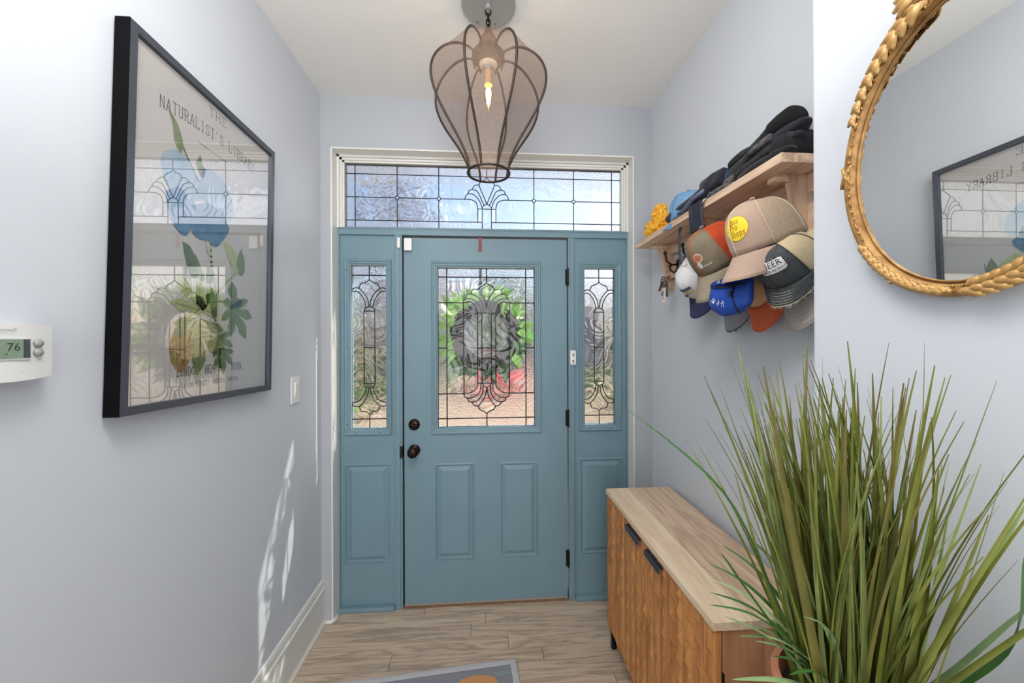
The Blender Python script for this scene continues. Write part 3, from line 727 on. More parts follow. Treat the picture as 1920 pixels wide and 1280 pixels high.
text_part('lettering', '••  •••', .006, tf_(-.045, -.043, .0375), prn, o); text_part('lettering', '•••', .0045, tf_(.018, -.039, .0395), prn, o)

# ------------------------------------------------------------------ framed print
PC = Vector((XL+.004, -.893, 1.762))
pic = empty('framed_print', 'large black framed botanical print hanging slightly crooked on the left wall', 'picture', PC, (R(-1.9), 0, 0))
PWD, PHT, FW = .60, .926, .020
M_frame = mat('black_metal_frame', (74, 78, 88), .32, metal=.3); M_side = mat('black_frame_side', (7, 7, 9), .8, spec=.1)
fr = MB()
for (a, b, c_, d) in ((-PWD/2, -PWD/2+FW, -PHT/2, PHT/2), (PWD/2-FW, PWD/2, -PHT/2, PHT/2), (-PWD/2+FW, PWD/2-FW, PHT/2-FW, PHT/2), (-PWD/2+FW, PWD/2-FW, -PHT/2, -PHT/2+FW)):
    fr.bbox(0, .034, a, b, c_, d, .0008)
fr.build('frame', M_frame, pic)
sd = MB(); sd.box(.0005, .0338, -PWD/2-.002, -PWD/2+.001, -PHT/2, PHT/2); sd.build('frame_side', M_side, pic)
M_paper = mat('cream_print_paper', (214, 209, 206), .8)
MB().box(.004, .021, -PWD/2+FW, PWD/2-FW, -PHT/2+FW, PHT/2-FW).build('print_sheet', M_paper, pic)
MB().add([(.0275, -PWD/2+FW, -PHT/2+FW), (.0275, PWD/2-FW, -PHT/2+FW), (.0275, PWD/2-FW, PHT/2-FW), (.0275, -PWD/2+FW, PHT/2-FW)], [(0, 1, 2, 3)]).build('glazing', M_sheet, pic)
Ri = Euler((R(-1.9), 0, 0)).to_matrix().inverted()
def pj(layer):
    x = .0215+layer*.0002
    def f(a, b):
        v = Ri @ Vector((0, a-PC.y, b-PC.z)); return (x, v.y, v.z)
    return f
def poly(name, pts, m, layer, smooth=True, closed=True):
    q = spl(pts+[pts[0]], 5)[:-1] if smooth else pts
    V = [Vector(p) for p in q]; n = len(V)
    vo, eo, fo, *_ = delaunay_2d_cdt(V, [(i, (i+1) % n) for i in range(n)], [tuple(range(n))], 1, 1e-6)
    f = pj(layer); mb = MB(); mb.add([f(v.x, v.y) for v in vo], [tuple(x) for x in fo]); return mb.build(name, m, pic)
def ink(name, strokes, wd, m, layer):
    mb = MB(); f = pj(layer)
    for st in strokes: mb.ribbon2(st, wd, f)
    return mb.build(name, m, pic)
G1 = mat('print_green', (132, 148, 96), .8, rgb2=(108, 128, 84), vscale=30); G2 = mat('print_green_pale', (178, 190, 132), .8, rgb2=(196, 204, 154), vscale=30)
G3 = mat('print_green_dark', (86, 104, 74), .8, rgb2=(110, 128, 92), vscale=40); BL = mat('print_blue', (70, 116, 158), .8, rgb2=(96, 140, 178), vscale=25)
INK = mat('print_ink', (84, 80, 76), .8); OCH = mat('print_ochre', (170, 150, 84), .8, rgb2=(150, 112, 70), vscale=40); BLP = mat('print_blue_glared', (172, 194, 210), .8, rgb2=(146, 176, 200), vscale=20)  # upper petals paled: glare on the glass is put into their blue
tx = MB(); serif_text(tx, 'THE', -.912, 2.165, .085, .026, pj(1), .0018)
tx2 = MB(); serif_text(tx2, "NATURALIST'S LIBRARY", -1.085, 2.083, .400, .032, pj(1), .0022, .016); tx2.build('title_lettering', INK, pic); tx.build('title_lettering', INK, pic)
ink('title_rule', [[(-.955, 2.060), (-.835, 2.056)]], .0016, INK, 1)
t3 = MB(); serif_text(t3, 'LONDON: HENRY G. BOHN,', -1.035, 1.383, .285, .024, pj(1), .0019); serif_text(t3, 'YORK STREET, COVENT GARDEN.', -1.01, 1.348, .235, .013, pj(1), .0013); t3.build('imprint_lettering', INK, pic)
def leafp(name, c, ang, ln, lobes, m, layer, wd=.4):
    """palmately cut leaf outline around c"""
    pts = []; ln *= 1.22
    n = lobes
    for i in range(n):
        a = ang+(i-(n-1)/2)*R(210/n); l_ = ln*(1-.35*abs((i-(n-1)/2))/((n-1)/2))
        for (t, s_) in ((.28, -.9), (.55, -.55), (.72, -.62), (.86, -.32), (1.0, 0), (.86, .32), (.72, .62), (.55, .55)):
            r = l_*t; da = s_*R(210/n)*.46/max(.45, t*1.15); pts.append((c[0]+r*math.cos(a+da), c[1]+r*math.sin(a+da)))
    pts.append((c[0]-.1*ln*math.cos(ang), c[1]-.1*ln*math.sin(ang)))
    poly(name, pts, m, layer, False)
    ink('leaf_vein', [[c, (c[0]+.85*ln*(1-.35*abs((i-(n-1)/2))/((n-1)/2))*math.cos(ang+(i-(n-1)/2)*R(210/n)), c[1]+.85*ln*(1-.35*abs((i-(n-1)/2))/((n-1)/2))*math.sin(ang+(i-(n-1)/2)*R(210/n)))] for i in range(n)], .0016, G3, layer+1)
# stems
def stem(pts, wd, m=G2, layer=2): ink('stem', [spl(pts, 5)], wd, m, layer)
stem([(-.905, 1.80), (-.905, 1.72), (-.890, 1.66), (-.885, 1.60), (-.888, 1.53), (-.880, 1.47)], .010)
stem([(-.905, 1.79), (-.870, 1.82), (-.838, 1.87), (-.835, 1.95)], .006); stem([(-.890, 1.62), (-.845, 1.66), (-.80, 1.70), (-.775, 1.735)], .006)
stem([(-.888, 1.60), (-.86, 1.605), (-.81, 1.592)], .005); stem([(-.93, 1.80), (-.925, 1.76), (-.915, 1.735)], .004)
stem([(-.905, 1.90), (-.96, 1.95), (-1.00, 2.0), (-1.03, 2.05)], .007, G1)
# flower
poly('petal', [(-1.075, 1.905), (-1.08, 1.965), (-1.02, 2.00), (-.97, 1.96), (-.96, 1.89), (-1.0, 1.84)], BLP, 3); poly('petal', [(-.96, 1.90), (-.94, 1.985), (-.88, 2.0), (-.83, 1.97), (-.80, 1.90), (-.86, 1.85)], BLP, 4)
poly('petal', [(-1.07, 1.872), (-1.05, 1.80), (-1.01, 1.772), (-.985, 1.80), (-.98, 1.86), (-1.02, 1.90)], BL, 5); poly('petal', [(-.84, 1.86), (-.825, 1.845), (-.84, 1.815), (-.875, 1.79), (-.90, 1.86), (-.86, 1.90)], BL, 5)
poly('petal', [(-.985, 1.865), (-.985, 1.80), (-.955, 1.778), (-.92, 1.782), (-.885, 1.772), (-.855, 1.81), (-.86, 1.87), (-.91, 1.895)], BL, 6)
ink('petal_outline', [spl([(-.985, 1.865), (-.985, 1.80), (-.955, 1.778), (-.92, 1.782), (-.885, 1.772), (-.855, 1.81), (-.86, 1.87)])], .0016, G3, 7)
# buds and leaves
poly('bud', [(-1.062, 2.098), (-1.045, 2.06), (-1.040, 2.02), (-1.02, 1.995), (-1.012, 2.03), (-1.03, 2.07)], G1, 4); poly('bud', [(-.965, 1.995), (-.95, 1.965), (-.935, 1.965), (-.928, 1.99), (-.94, 2.0), (-.948, 2.025)], G1, 4)
poly('leaf', [(-.855, 1.80), (-.825, 1.795), (-.79, 1.765), (-.775, 1.725), (-.79, 1.70), (-.83, 1.745)], G2, 3); poly('bud', [(-.79, 1.73), (-.78, 1.765), (-.765, 1.79), (-.75, 1.755), (-.748, 1.72), (-.77, 1.70)], G1, 5)
ink('bud_outline', [spl([(-.79, 1.73), (-.78, 1.765), (-.763, 1.795)]), spl([(-.745, 1.775), (-.752, 1.74), (-.77, 1.70)]), [(-.762, 1.77), (-.768, 1.71)]], .002, G3, 6)
poly('leaf', [(-1.015, 1.755), (-.985, 1.745), (-.96, 1.70), (-.955, 1.665), (-.985, 1.665), (-1.005, 1.71)], G3, 3); poly('leaf', [(-.972, 1.735), (-.955, 1.71), (-.932, 1.665), (-.955, 1.66)], G1, 4); poly('leaf', [(-.925, 1.70), (-.905, 1.70), (-.895, 1.66), (-.925, 1.655)], G3, 4)
poly('leaf', [(-.905, 1.64), (-.885, 1.62), (-.882, 1.565), (-.9, 1.55), (-.912, 1.60)], G3, 3)
leafp('leaf', (-.800, 1.590), R(-60), .10, 5, G1, 3); leafp('leaf', (-.805, 1.595), R(95), .065, 3, G1, 3)
leafp('leaf', (-.872, 1.492), R(-70), .07, 5, G1, 5); leafp('leaf', (-.855, 1.448), R(-90), .062, 5, G3, 6); leafp('leaf', (-.948, 1.53), R(-95), .125, 5, G1, 3); leafp('leaf', (-.955, 1.57), R(130), .10, 5, G2, 2)
leafp('leaf', (-.93, 1.57), R(60), .07, 3, G2, 2)
poly('bud', [(-1.06, 1.46), (-1.045, 1.50), (-1.01, 1.505), (-.985, 1.475), (-.99, 1.43), (-1.02, 1.395), (-1.05, 1.42)], OCH, 5); poly('bud', [(-1.05, 1.50), (-1.03, 1.52), (-.985, 1.52), (-.965, 1.49), (-.97, 1.44), (-.985, 1.44), (-.99, 1.49), (-1.03, 1.49)], G1, 6)
ink('bud_outline', [[(-1.035, 1.49), (-1.035, 1.41)], [(-1.015, 1.49), (-1.01, 1.41)], [(-1.05, 1.47), (-1.045, 1.42)]], .0016, G3, 7)
stem([(-.868, 1.46), (-.872, 1.42), (-.866, 1.395)], .010, G2, 6)

# ------------------------------------------------------------------ pendant lamp
lampo = empty('pendant_lamp', 'bulbous brown wire mesh pendant lamp with a lit candle bulb', 'lamp', (.467, -.682, HC))
LZ = HC
can = MB().lathe([(.102, 0), (.102, -.012), (.098, -.0155), (.012, -.0155), (.012, -.03), (.004, -.034)], 40, None).build('canopy', mat('brushed_nickel_canopy', (176, 178, 176), .35, metal=.6), lampo, 'auto')
for a in (70, 250, 120, -60): MB().tube([(.083*math.cos(R(a)), .083*math.sin(R(a)), -.0155), (.083*math.cos(R(a)), .083*math.sin(R(a)), -.019)], .005, 10).build('screw', mat('screw_steel', (150, 150, 150), .4, metal=.8), can)
def link_(mb, z, rx, rz, ang, r=.0028):
    mb.tube([(rx*math.cos(a)*math.cos(ang), rx*math.cos(a)*math.sin(ang), z+rz*math.sin(a)) for a in [2*PI*i/16 for i in range(16)]], r, 7, closed=True)
for z, rx, rz, an in ((-.038, .010, .014, 0), (-.058, .0125, .0125, 1.4), (-.079, .007, .013, .2), (-.097, .007, .012, 1.7)):
    m_ = MB(); link_(m_, z, rx, rz, an); m_.build('chain_link', M_bronze, lampo, True)
zc = lambda z: z-LZ
shade_br = mat('shade_rib_brown', (50, 36, 31), .5, metal=.4)
prof = [(.046, 2.546), (.07, 2.560), (.10, 2.566), (.135, 2.558), (.17, 2.536), (.20, 2.503), (.219, 2.462), (.223, 2.42), (.214, 2.378), (.195, 2.335), (.170, 2.293), (.142, 2.252), (.118, 2.215), (.098, 2.178), (.084, 2.145), (.078, 2.112)]
pf = spl(prof, 3)
PH0 = R(-90+22.5)+.03
for kx in range(8):
    a = PH0+kx*PI/4; MB().tube([(r*math.cos(a), r*math.sin(a), zc(z)) for r, z in pf], .0044, 7).build('rib', shade_br, lampo, True)
rg = MB(); rg.tube([(.079*math.cos(2*PI*i/40), .079*math.sin(2*PI*i/40), zc(2.110)) for i in range(40)], .0045, 8, closed=True); rg.build('bottom_ring', shade_br, lampo, True)
sm_ = mesh_cloth('shade_wire_mesh', (128, 108, 94), .66, .6, .35, 900)
sv = []; sf = []; NA = 96
for (r, z) in pf:
    for i in range(NA):
        a = PH0+2*PI*i/NA; ph = (i % 12)/12; dip = 1-.085*math.sin(PI*ph)*min(1, (r-.04)/.08); sv.append((r*dip*math.cos(a), r*dip*math.sin(a), zc(z)))
for j in range(len(pf)-1):
    for i in range(NA): sf.append((j*NA+i, j*NA+(i+1) % NA, (j+1)*NA+(i+1) % NA, (j+1)*NA+i))
MB().add(sv, sf).build('mesh_shade', sm_, lampo, True)
hub = MB().lathe([(.004, zc(2.668)), (.012, zc(2.655)), (.017, zc(2.640)), (.030, zc(2.622)), (.036, zc(2.605)), (.030, zc(2.590)), (.026, zc(2.585)), (.048, zc(2.578)), (.062, zc(2.56)), (.058, zc(2.54)), (.040, zc(2.525)), (.012, zc(2.52))], 32).build('hub_cap', mat('aged_hub_metal', (92, 76, 60), .55, metal=.4, var=.4, vscale=60), lampo, True)
lfm = MB().sheet(lambda u, v: ((v-.5)*.024*math.sin(PI*(.12+.8*u)), -.010-.052*math.sin(u*1.9), -.05*(1-math.cos(u*1.8))), 6, 4, .0018)
for kx in range(12):
    a = kx*PI/6
    if kx == 0: l0 = lfm.build('hub_leaf', MC['aged_hub_metal'], lampo, True)
    else: l0 = part('hub_leaf', l0.data, lampo)
    l0.matrix_local = Matrix.Translation((0, 0, zc(2.585))) @ Matrix.Rotation(a, 4, 'Z')
MB().lathe([(.036, zc(2.545)), (.037, zc(2.528)), (.030, zc(2.516)), (.010, zc(2.510)), (.004, zc(2.495))], 28).build('ceiling_cup', mat('ivory_cup', (188, 180, 168), .5), lampo, True)
MB().lathe([(.0155, zc(2.498)), (.0165, zc(2.494)), (.0165, zc(2.487)), (.0155, zc(2.485)), (.0155, zc(2.445)), (.012, zc(2.443))], 24).build('candle_sleeve', mat('candle_sleeve', (190, 150, 104), .5), lampo, 'auto')
MB().lathe([(.012, zc(2.444)), (.0155, zc(2.43)), (.0175, zc(2.412)), (.0155, zc(2.392)), (.009, zc(2.37)), (.003, zc(2.352)), (.001, zc(2.346))], 24).build('bulb', sheet_glass('bulb_glass', 1.5, (1, .93, .82)), lampo, True)
MB().lathe([(.002, zc(2.438)), (.009, zc(2.428)), (.0105, zc(2.41)), (.007, zc(2.388)), (.001, zc(2.368))], 16).build('filament', mat('glowing_filament', (255, 196, 120), .5, emit=((255, 190, 110), 40)), lampo, True)
pl_ = light('bulb_light', 'POINT', (0, 0, 0), 6.5, (1, .72, .42)); pl_.parent = lampo; pl_.location = (0, 0, zc(2.405)); pl_.data.shadow_soft_size = .012

# ------------------------------------------------------------------ wall shelf
M_sh = wood('shelf_pine', (226, 200, 174), (214, 184, 156), (186, 150, 122), 'y', 1.6, .5, per_object=.04)
M_shd = wood('shelf_pine_upright', (222, 194, 166), (206, 174, 146), (180, 144, 116), 'z', 1.6, .5, per_object=.06)
ST = 1.966
shf = empty('wall_shelf', 'pine coat shelf with brackets fixed to the right wall', 'shelf', (XR, -.71, ST))
def sb(x0, x1, y0, y1, z0, z1, name, m, b=.0015): return MB().bbox(x0-XR, x1-XR, y0+.71, y1+.71, z0-ST, z1-ST, b).build(name, m, shf)
sb(1.222, 1.374, -1.186, -.232, ST-.025, ST, 'top_board', M_sh)
sb(1.357, 1.374, -1.165, -.300, ST-.075, ST-.025, 'cleat', M_sh); sb(1.356, 1.374, -1.165, -.300, 1.775, 1.860, 'hook_rail', M_sh)
for yb in (-.318, -1.108):
    bk = MB(); a = [(1.300, ST-.025), (1.374, ST-.025), (1.374, 1.715), (1.352, 1.715)]; n4 = 4
    V = [(x-XR, yb+.71-.010, z-ST) for x, z in a]+[(x-XR, yb+.71+.010, z-ST) for x, z in a]
    bk.add(V, [(0, 1, 2, 3), (7, 6, 5, 4), (0, 4, 5, 1), (1, 5, 6, 2), (2, 6, 7, 3), (3, 7, 4, 0)]); bk.build('bracket', M_shd, shf)
M_dk = mat('dark_stained_cross_piece', (112, 66, 46), .5, var=.3, vscale=20)
for yb in (-.318, -.715, -1.10): sb(1.262, 1.357, yb-.014, yb+.014, ST-.045, ST-.025, 'cross_piece', M_sh)
def hookpt(y_):
    h = MB(); X = 1.356-XR; Y = y_+.71; Z = 1.822-ST
    h.bbox(X-.004, X, Y-.010, Y+.010, Z-.035, Z+.03, .002)
    h.tube([(X-.002, Y, Z+.008), (X-.03, Y, Z+.004), (X-.055, Y, Z+.022), (X-.062, Y, Z+.055)], [.0045]*3+[.0045], 8); h.tube([(X-.062, Y, Z+.052), (X-.063, Y, Z+.066)], .0075, 10)
    h.tube([(X-.002, Y, Z-.018), (X-.02, Y, Z-.032), (X-.036, Y, Z-.022), (X-.040, Y, Z-.006)], .004, 8); h.tube([(X-.040, Y, Z-.008), (X-.040, Y, Z+.004)], .0065, 10)
    h.build('coat_hook', M_black, shf, 'auto')
for y_ in (-.405, -.560, -.715, -.865, -.99, -1.075): hookpt(y_)

# ------------------------------------------------------------------ caps
def capdef(pos, yaw, pitch, roll=0):
    return Matrix.Translation(pos) @ Matrix.Rotation(R(yaw), 4, 'Z') @ Matrix.Rotation(R(pitch), 4, 'Y') @ Matrix.Rotation(R(roll), 4, 'X')
def make_cap(name, label, pos, yaw, pitch, fm, bm_, brm, a=.098, b=.080, h=.125, L=.068, droop=.45, roll=0, squash=1, emblem=None, stitch=None, edge=None, group='caps hanging from the shelf hooks', seam=None, arch=.024, slump=0):
    root = empty(name, label, 'cap', pos, group=group); root.matrix_world = capdef(pos, yaw, pitch, roll)
    def cr(az, t, off=0):
        """crown: az degrees from the front, t 0 base..1 top"""
        A = R(az); e = t*PI/2; fr = (1+math.cos(A))/2
        rad = max(0, math.cos(e))**(.52-.0*fr if fr > .5 else .62); hh = h*(.9+.1*fr)*math.sin(e)**.92
        x = (a+off)*rad*math.cos(A); y_ = (b+off)*rad*math.sin(A)*squash
        x += .012*fr*math.sin(e*2)*.5
        z = hh*(h+off)/h
        z -= slump*math.sin(3*A+1)*t*(1-t)*.05
        return (x, y_, z)
    def crown(a0, a1, nm, m, off=0, t0=0, t1=1, nu=22, nv=14, th=.0016):
        return MB().sheet(lambda u, v: cr(a0+(a1-a0)*u, t0+(t1-t0)*v, off), nu, nv, th).build(nm, m, root, True)
    crown(-64, 0, 'front_panel', fm); crown(0, 64, 'front_panel', fm); crown(64, 180, 'back_panel', bm_, nu=26); crown(180, 296, 'back_panel', bm_, nu=26)
    MB().sheet(lambda u, v: cr(u*360, .0+.12*v, -.0022), 40, 2, .001).build('sweatband', mat('sweatband', (150, 140, 128), .8), root, True)
    sm = seam or fm; s_ = MB()
    for az in (0, 64, -64, 122, -122): s_.tube([cr(az, t/14, .0012) for t in range(15)], .0015, 5)
    s_.build('seams', sm, root, True)
    MB().lathe([(.008, 0), (.008, .002), (.005, .005), (.001, .0055)], 14, Matrix.Translation(cr(0, 1, .001))).build('button', fm, root, True)
    def brim(u, v):
        s1 = 2*u-1; A = s1*70; base = Vector(cr(A, .0, .001)); wv = L*v*(1-.42*abs(s1)**3.4)
        x = base.x+wv*(1-.1*s1*s1); y_ = base.y*(1-.06*v); z = base.z-arch*s1*s1*(.25+v)-droop*wv-.006*v*(1-s1*s1)*0
        return (x, y_, z)
    MB().sheet(brim, 26, 8, .003).build('brim', brm, root, True)
    if stitch:
        st = MB()
        for v in (.3, .45, .6, .75, .9): st.tube([(Vector(brim(u/24, v))+Vector((0, 0, .0018))) for u in range(25)], .0006, 4)
        st.build('brim_stitching', stitch, root)
    MB().tube([Vector(brim(u/24, 1)) for u in range(25)], .0019, 6).build('brim_edge', edge or brm, root, True)
    if edge:
        fz = MB(); q = random.Random(2)
        for i in range(90):
            p = Vector(brim(q.random(), 1)); fz.tube([p, p+Vector((q.uniform(0, .008), q.uniform(-.004, .004), q.uniform(-.008, 0)))], .0005, 3)
        fz.build('frayed_threads', edge, root, kind='stuff')
    return root, cr
tan = mat('tan_twill', (186, 160, 141), .85, bump=.15, bscale=900, sheen=.2); tanmesh = mesh_cloth('tan_cap_mesh', (194, 171, 147), .22, .85, 0, 700)
def on_crown(cr, az0, t0, off, k=1.0, tilt=0):
    """maps metres on a flat badge to the crown surface"""
    c_, s_ = math.cos(R(tilt)), math.sin(R(tilt))
    def f(a_, b_):
        a2, b2 = a_*c_-b_*s_, a_*s_+b_*c_
        return cr(az0+math.degrees(a2/.088), t0+b2/.155, off)
    return f
def badge(root, f, pts_rows, nm, m):
    pass
def disc(root, cr, az, t, rx, rz, nm, m, off, tilt=0, sq=False):
    f = on_crown(cr, az, t, off, tilt=tilt); V = []; F = []; n = 28; rings = 6
    V.append(f(0, 0))
    for j in range(1, rings+1):
        for i in range(n):
            A = 2*PI*i/n
            if sq:
                cx_, sx_ = math.cos(A), math.sin(A); mxx = max(abs(cx_), abs(sx_)); px_, pz_ = cx_/mxx, sx_/mxx
            else: px_, pz_ = math.cos(A), math.sin(A)
            V.append(f(rx*px_*j/rings, rz*pz_*j/rings))
    for i in range(n): F.append((0, 1+i, 1+(i+1) % n))
    for j in range(rings-1):
        for i in range(n): F.append((1+j*n+i, 1+j*n+(i+1) % n, 1+(j+1)*n+(i+1) % n, 1+(j+1)*n+i))
    return MB().add(V, F).build(nm, m, root)
def cap_text(root, cr, az, t, dy, s, size, m, off, tilt=0, sx=1, slant=0):
    f = on_crown(cr, az, t, off, tilt=tilt); return text_part('lettering', s, size, lambda a_, b_: f(a_*sx+slant*b_, b_+dy), m, root)
# azimuth sign: local +Y; front faces the room (world -X) so viewer at -Y sees local +Y side
# 1 tan trucker with the yellow oval
r_, c_ = make_cap('trucker_cap', 'tan trucker cap with a yellow oval logo, nearest and largest of the hanging caps', (1.250, -1.108, 1.748), 180, 22, tan, tanmesh, tan, h=.132, L=.062, droop=.85, stitch=mat('tan_thread', (176, 152, 134), .9), seam=mat('cap_seam_tan', (216, 196, 176), .85))
yl = mat('yellow_badge', (244, 216, 52), .6); ro = mat('rust_lettering', (168, 92, 30), .6)
disc(r_, c_, 15, .37, .039, .031, 'badge_rim', ro, .0012); disc(r_, c_, 15, .37, .0378, .0298, 'badge', yl, .0016)
for s_, dy, dx in (('Bass', .015, -.002), ('Pro', .000, -.004), ('Shops', -.0155, .004)):
    f = on_crown(c_, 15, .37, .0021); text_part('lettering', s_, .020, (lambda dy, dx: (lambda a_, b_: f(a_*.95+dx+.2*b_, b_*1.05+dy)))(dy, dx), ro, r_)
# 2 khaki cap with orange mesh
kh = mat('washed_khaki', (128, 116, 96), .9, rgb2=(112, 101, 84), vscale=30, bump=.15, bscale=800); orm = mat('orange_cap_mesh', (196, 74, 26), .8, rgb2=(170, 58, 20), vscale=40, bump=.5, bscale=900)
r_, c_ = make_cap('khaki_cap', 'khaki cap with a bright orange mesh back and small front emblem', (1.245, -.910, 1.752), 190, 42, kh, orm, mat('khaki_brim', (150, 138, 118), .9, bump=.1, bscale=700), h=.125, L=.07, droop=.75, stitch=mat('khaki_thread', (172, 162, 140), .9), seam=mat('orange_piping', (206, 92, 44), .8), arch=.03)
disc(r_, c_, 14, .34, .017, .014, 'emblem', mat('emblem_cream', (214, 190, 160), .7), .002); disc(r_, c_, 14, .34, .014, .010, 'emblem_field', mat('emblem_rust', (178, 110, 80), .7), .0026)
f = on_crown(c_, 24, .16, .002); m_ = MB(); m_.ribbon2([(-.018, -.002), (-.014, .004), (-.011, -.002), (-.007, .003), (-.003, -.002), (.001, .003), (.005, -.002), (.009, .003), (.013, -.002), (.018, .003)], .0016, f); m_.build('stitched_script', mat('cream_thread', (220, 212, 196), .8), r_)
disc(r_, c_, 10, .20, .008, .010, 'embroidery', mat('embroidery_white', (216, 216, 214), .8), .0022)
# 3 white crowned cap, landscape patch, navy brim
nv = mat('navy_twill', (44, 48, 84), .85, bump=.15, bscale=800)
r_, c_ = make_cap('white_cap', 'white cap with a landscape patch and a navy brim, hung beside the keys', (1.325, -.672, 1.728), 190, 66, mat('white_cap_cloth', (224, 224, 226), .85), mesh_cloth('white_cap_mesh', (214, 214, 216), .15), nv, h=.105, L=.072, droop=.35, stitch=mat('pale_navy_thread', (92, 98, 136), .9))
disc(r_, c_, 6, .30, .034, .020, 'patch', mat('patch_sand', (206, 192, 156), .8), .002, sq=True); disc(r_, c_, 6, .41, .034, .007, 'patch_hills', mat('patch_slate', (92, 96, 104), .8), .0026, sq=True); disc(r_, c_, 6, .20, .034, .003, 'patch_border', mat('patch_white', (230, 230, 230), .8), .0026, sq=True)
f = on_crown(c_, 6, .30, .003); m_ = MB(); m_.ribbon2([(-.01, .008), (-.002, .0), (-.006, -.01)], .0012, f); m_.ribbon2([(.004, .007), (.002, -.008)], .0012, f); m_.build('patch_line', INK, r_)
# 4 grey cap with frayed brim, under the pouch
r_, c_ = make_cap('grey_cap', 'grey cap with a torn dark brim edge under the blue pouch', (1.338, -.845, 1.675), 180, 74, mat('grey_twill', (134, 134, 138), .9), mesh_cloth('grey_cap_mesh', (120, 120, 124), .15), mat('grey_brim', (142, 144, 150), .9), h=.09, L=.07, droop=.3, edge=mat('torn_edge', (44, 46, 56), .9))
# 5 tan cap with orange brim
r_, c_ = make_cap('orange_brimmed_cap', 'tan cap with a stitched orange brim, lowest behind the grey denim cap', (1.335, -.975, 1.675), 180, 76, mat('sand_cap_cloth', (206, 166, 126), .85), mesh_cloth('sand_cap_mesh', (206, 176, 140), .15), mat('orange_brim', (212, 96, 58), .85), h=.10, L=.072, droop=.35, stitch=mat('light_orange_thread', (240, 160, 124), .9))
# 6 taupe cap hanging flat against the wall at the right
r_, c_ = make_cap('taupe_cap', 'taupe cap with a wide stitched brim, hung flat to the wall at the right end', (1.330, -1.13, 1.685), 180, 76, mat('taupe_twill', (176, 166, 162), .85, bump=.1, bscale=800), mesh_cloth('cream_cap_mesh', (222, 200, 160), .1), MC['taupe_twill'], h=.085, L=.082, droop=.25, stitch=mat('taupe_thread', (158, 148, 144), .9))
# 7 washed denim cap with the patch
dn = mat('washed_grey_denim', (86, 90, 92), .9, rgb2=(58, 62, 66), vscale=180, bump=.2, bscale=600)
r_, c_ = make_cap('washed_cap', 'washed dark grey denim cap with a lettered patch and frayed brim', (1.286, -1.140, 1.684), 196, 54, dn, mesh_cloth('cream_back_mesh', (222, 202, 162), .1), dn, a=.084, b=.070, h=.095, L=.034, droop=1.0, stitch=mat('cream_stitch', (206, 200, 176), .9), edge=mat('frayed_cream', (206, 200, 180), .9), arch=.012, seam=dn)
disc(r_, c_, 20, .50, .042, .025, 'patch_border', mat('patch_black', (24, 24, 26), .8), .002, sq=True); disc(r_, c_, 20, .50, .0395, .0228, 'patch', mat('patch_white2', (232, 232, 230), .8), .0024, sq=True)
cap_text(r_, c_, 20, .50, .0075, 'BEER', .030, mat('patch_letter_black', (20, 20, 22), .8), .003); cap_text(r_, c_, 20, .50, -.0135, 'MADE ME DO IT', .0122, MC['patch_letter_black'], .003, sx=.92)

# ------------------------------------------------------------------ blue pouch
bp_ = empty('belt_pouch', 'blue belt pouch with a white paw print and black zips', 'pouch', (1.180, -1.044, 1.605), (0, 0, R(8)))
blu = mat('royal_blue_nylon', (20, 66, 160), .6, bump=.1, bscale=900); blk = mat('black_zip', (16, 18, 26), .5)
def pouchf(u, v):      # local: Y across, Z up, -X bulge toward the room
    A = 2*u-1; z = -.050+.085*v; wd = .078*(1-max(0, (.45-v)/.45)**2.6*.62); y_ = A*wd; x = -.030*(1-A*A)**.5*math.sin(PI*(.12+.76*v))**.7 if abs(A) < 1 else 0
    return (x, y_, z-.006*(1-A*A))
noisy(MB().sheet(pouchf, 24, 16, .004), .0016, 30).build('pouch_front', blu, bp_, True)
MB().sheet(lambda u, v: (.004, (2*u-1)*.076*(1-max(0, (.45-v)/.45)**2.6*.62), -.052+.105*v), 16, 12, .004).build('pouch_back', blu, bp_, True)
MB().sheet(lambda u, v: (-.012*math.sin(PI*v)-.003*math.cos(3*u), (2*u-1)*.072, .036+.026*v-.008*(2*u-1)), 14, 5, .003).build('pouch_flap', mat('deep_blue_nylon', (16, 48, 130), .6), bp_, True)
MB().tube([(-.012, -.070, .030), (-.022, -.03, .027), (-.025, .0, .028), (-.022, .03, .031), (-.008, .07, .036)], .0026, 6).build('zip', blk, bp_, True)
MB().tube([(-.022, -.036, .026), (-.029, -.038, .0), (-.024, -.042, -.03), (-.012, -.044, -.05)], .0028, 6).bbox(-.036, -.030, -.040, -.034, -.004, .012, .001).build('zip', blk, bp_, True)
wh = mat('white_print', (226, 230, 236), .7)
def pf_(y_, z_):
    A = y_/.075; v = (z_+.050)/.085; return (-.030*math.sqrt(max(0, 1-A*A))*math.sin(PI*(.12+.76*v))**.7-.0035, y_, z_-.006*(1-A*A))
def dot(mb, cy, cz, ry, rz):
    V = [pf_(cy, cz)]+[pf_(cy+ry*math.cos(2*PI*i/14), cz+rz*math.sin(2*PI*i/14)) for i in range(14)]; mb.add(V, [(0, 1+i, 1+(i+1) % 14) for i in range(14)])
m_ = MB(); dot(m_, .036, -.008, .0062, .0050)
for dy, dz in ((-.0085, .002), (-.0035, .0075), (.0035, .0075), (.0085, .002)): dot(m_, .036+dy, -.006+dz, .0022, .0028)
m_.build('paw_print', wh, bp_)
m_ = MB()
for st in ([(.052, -.016), (.055, -.002), (.050, -.010)], [(.018, -.020), (.010, -.003), (.012, -.018)], [(.021, -.013), (.006, -.010)], [(.001, -.024), (-.006, -.006), (-.008, -.026)], [(.003, -.014), (-.012, -.012)]): m_.ribbon2(st, .0014, pf_)
m_.build('script_print', wh, bp_)
text_part('lettering', 'ul', .016, lambda a_, b_: (-.0165, .030-a_, .049+b_), wh, bp_)

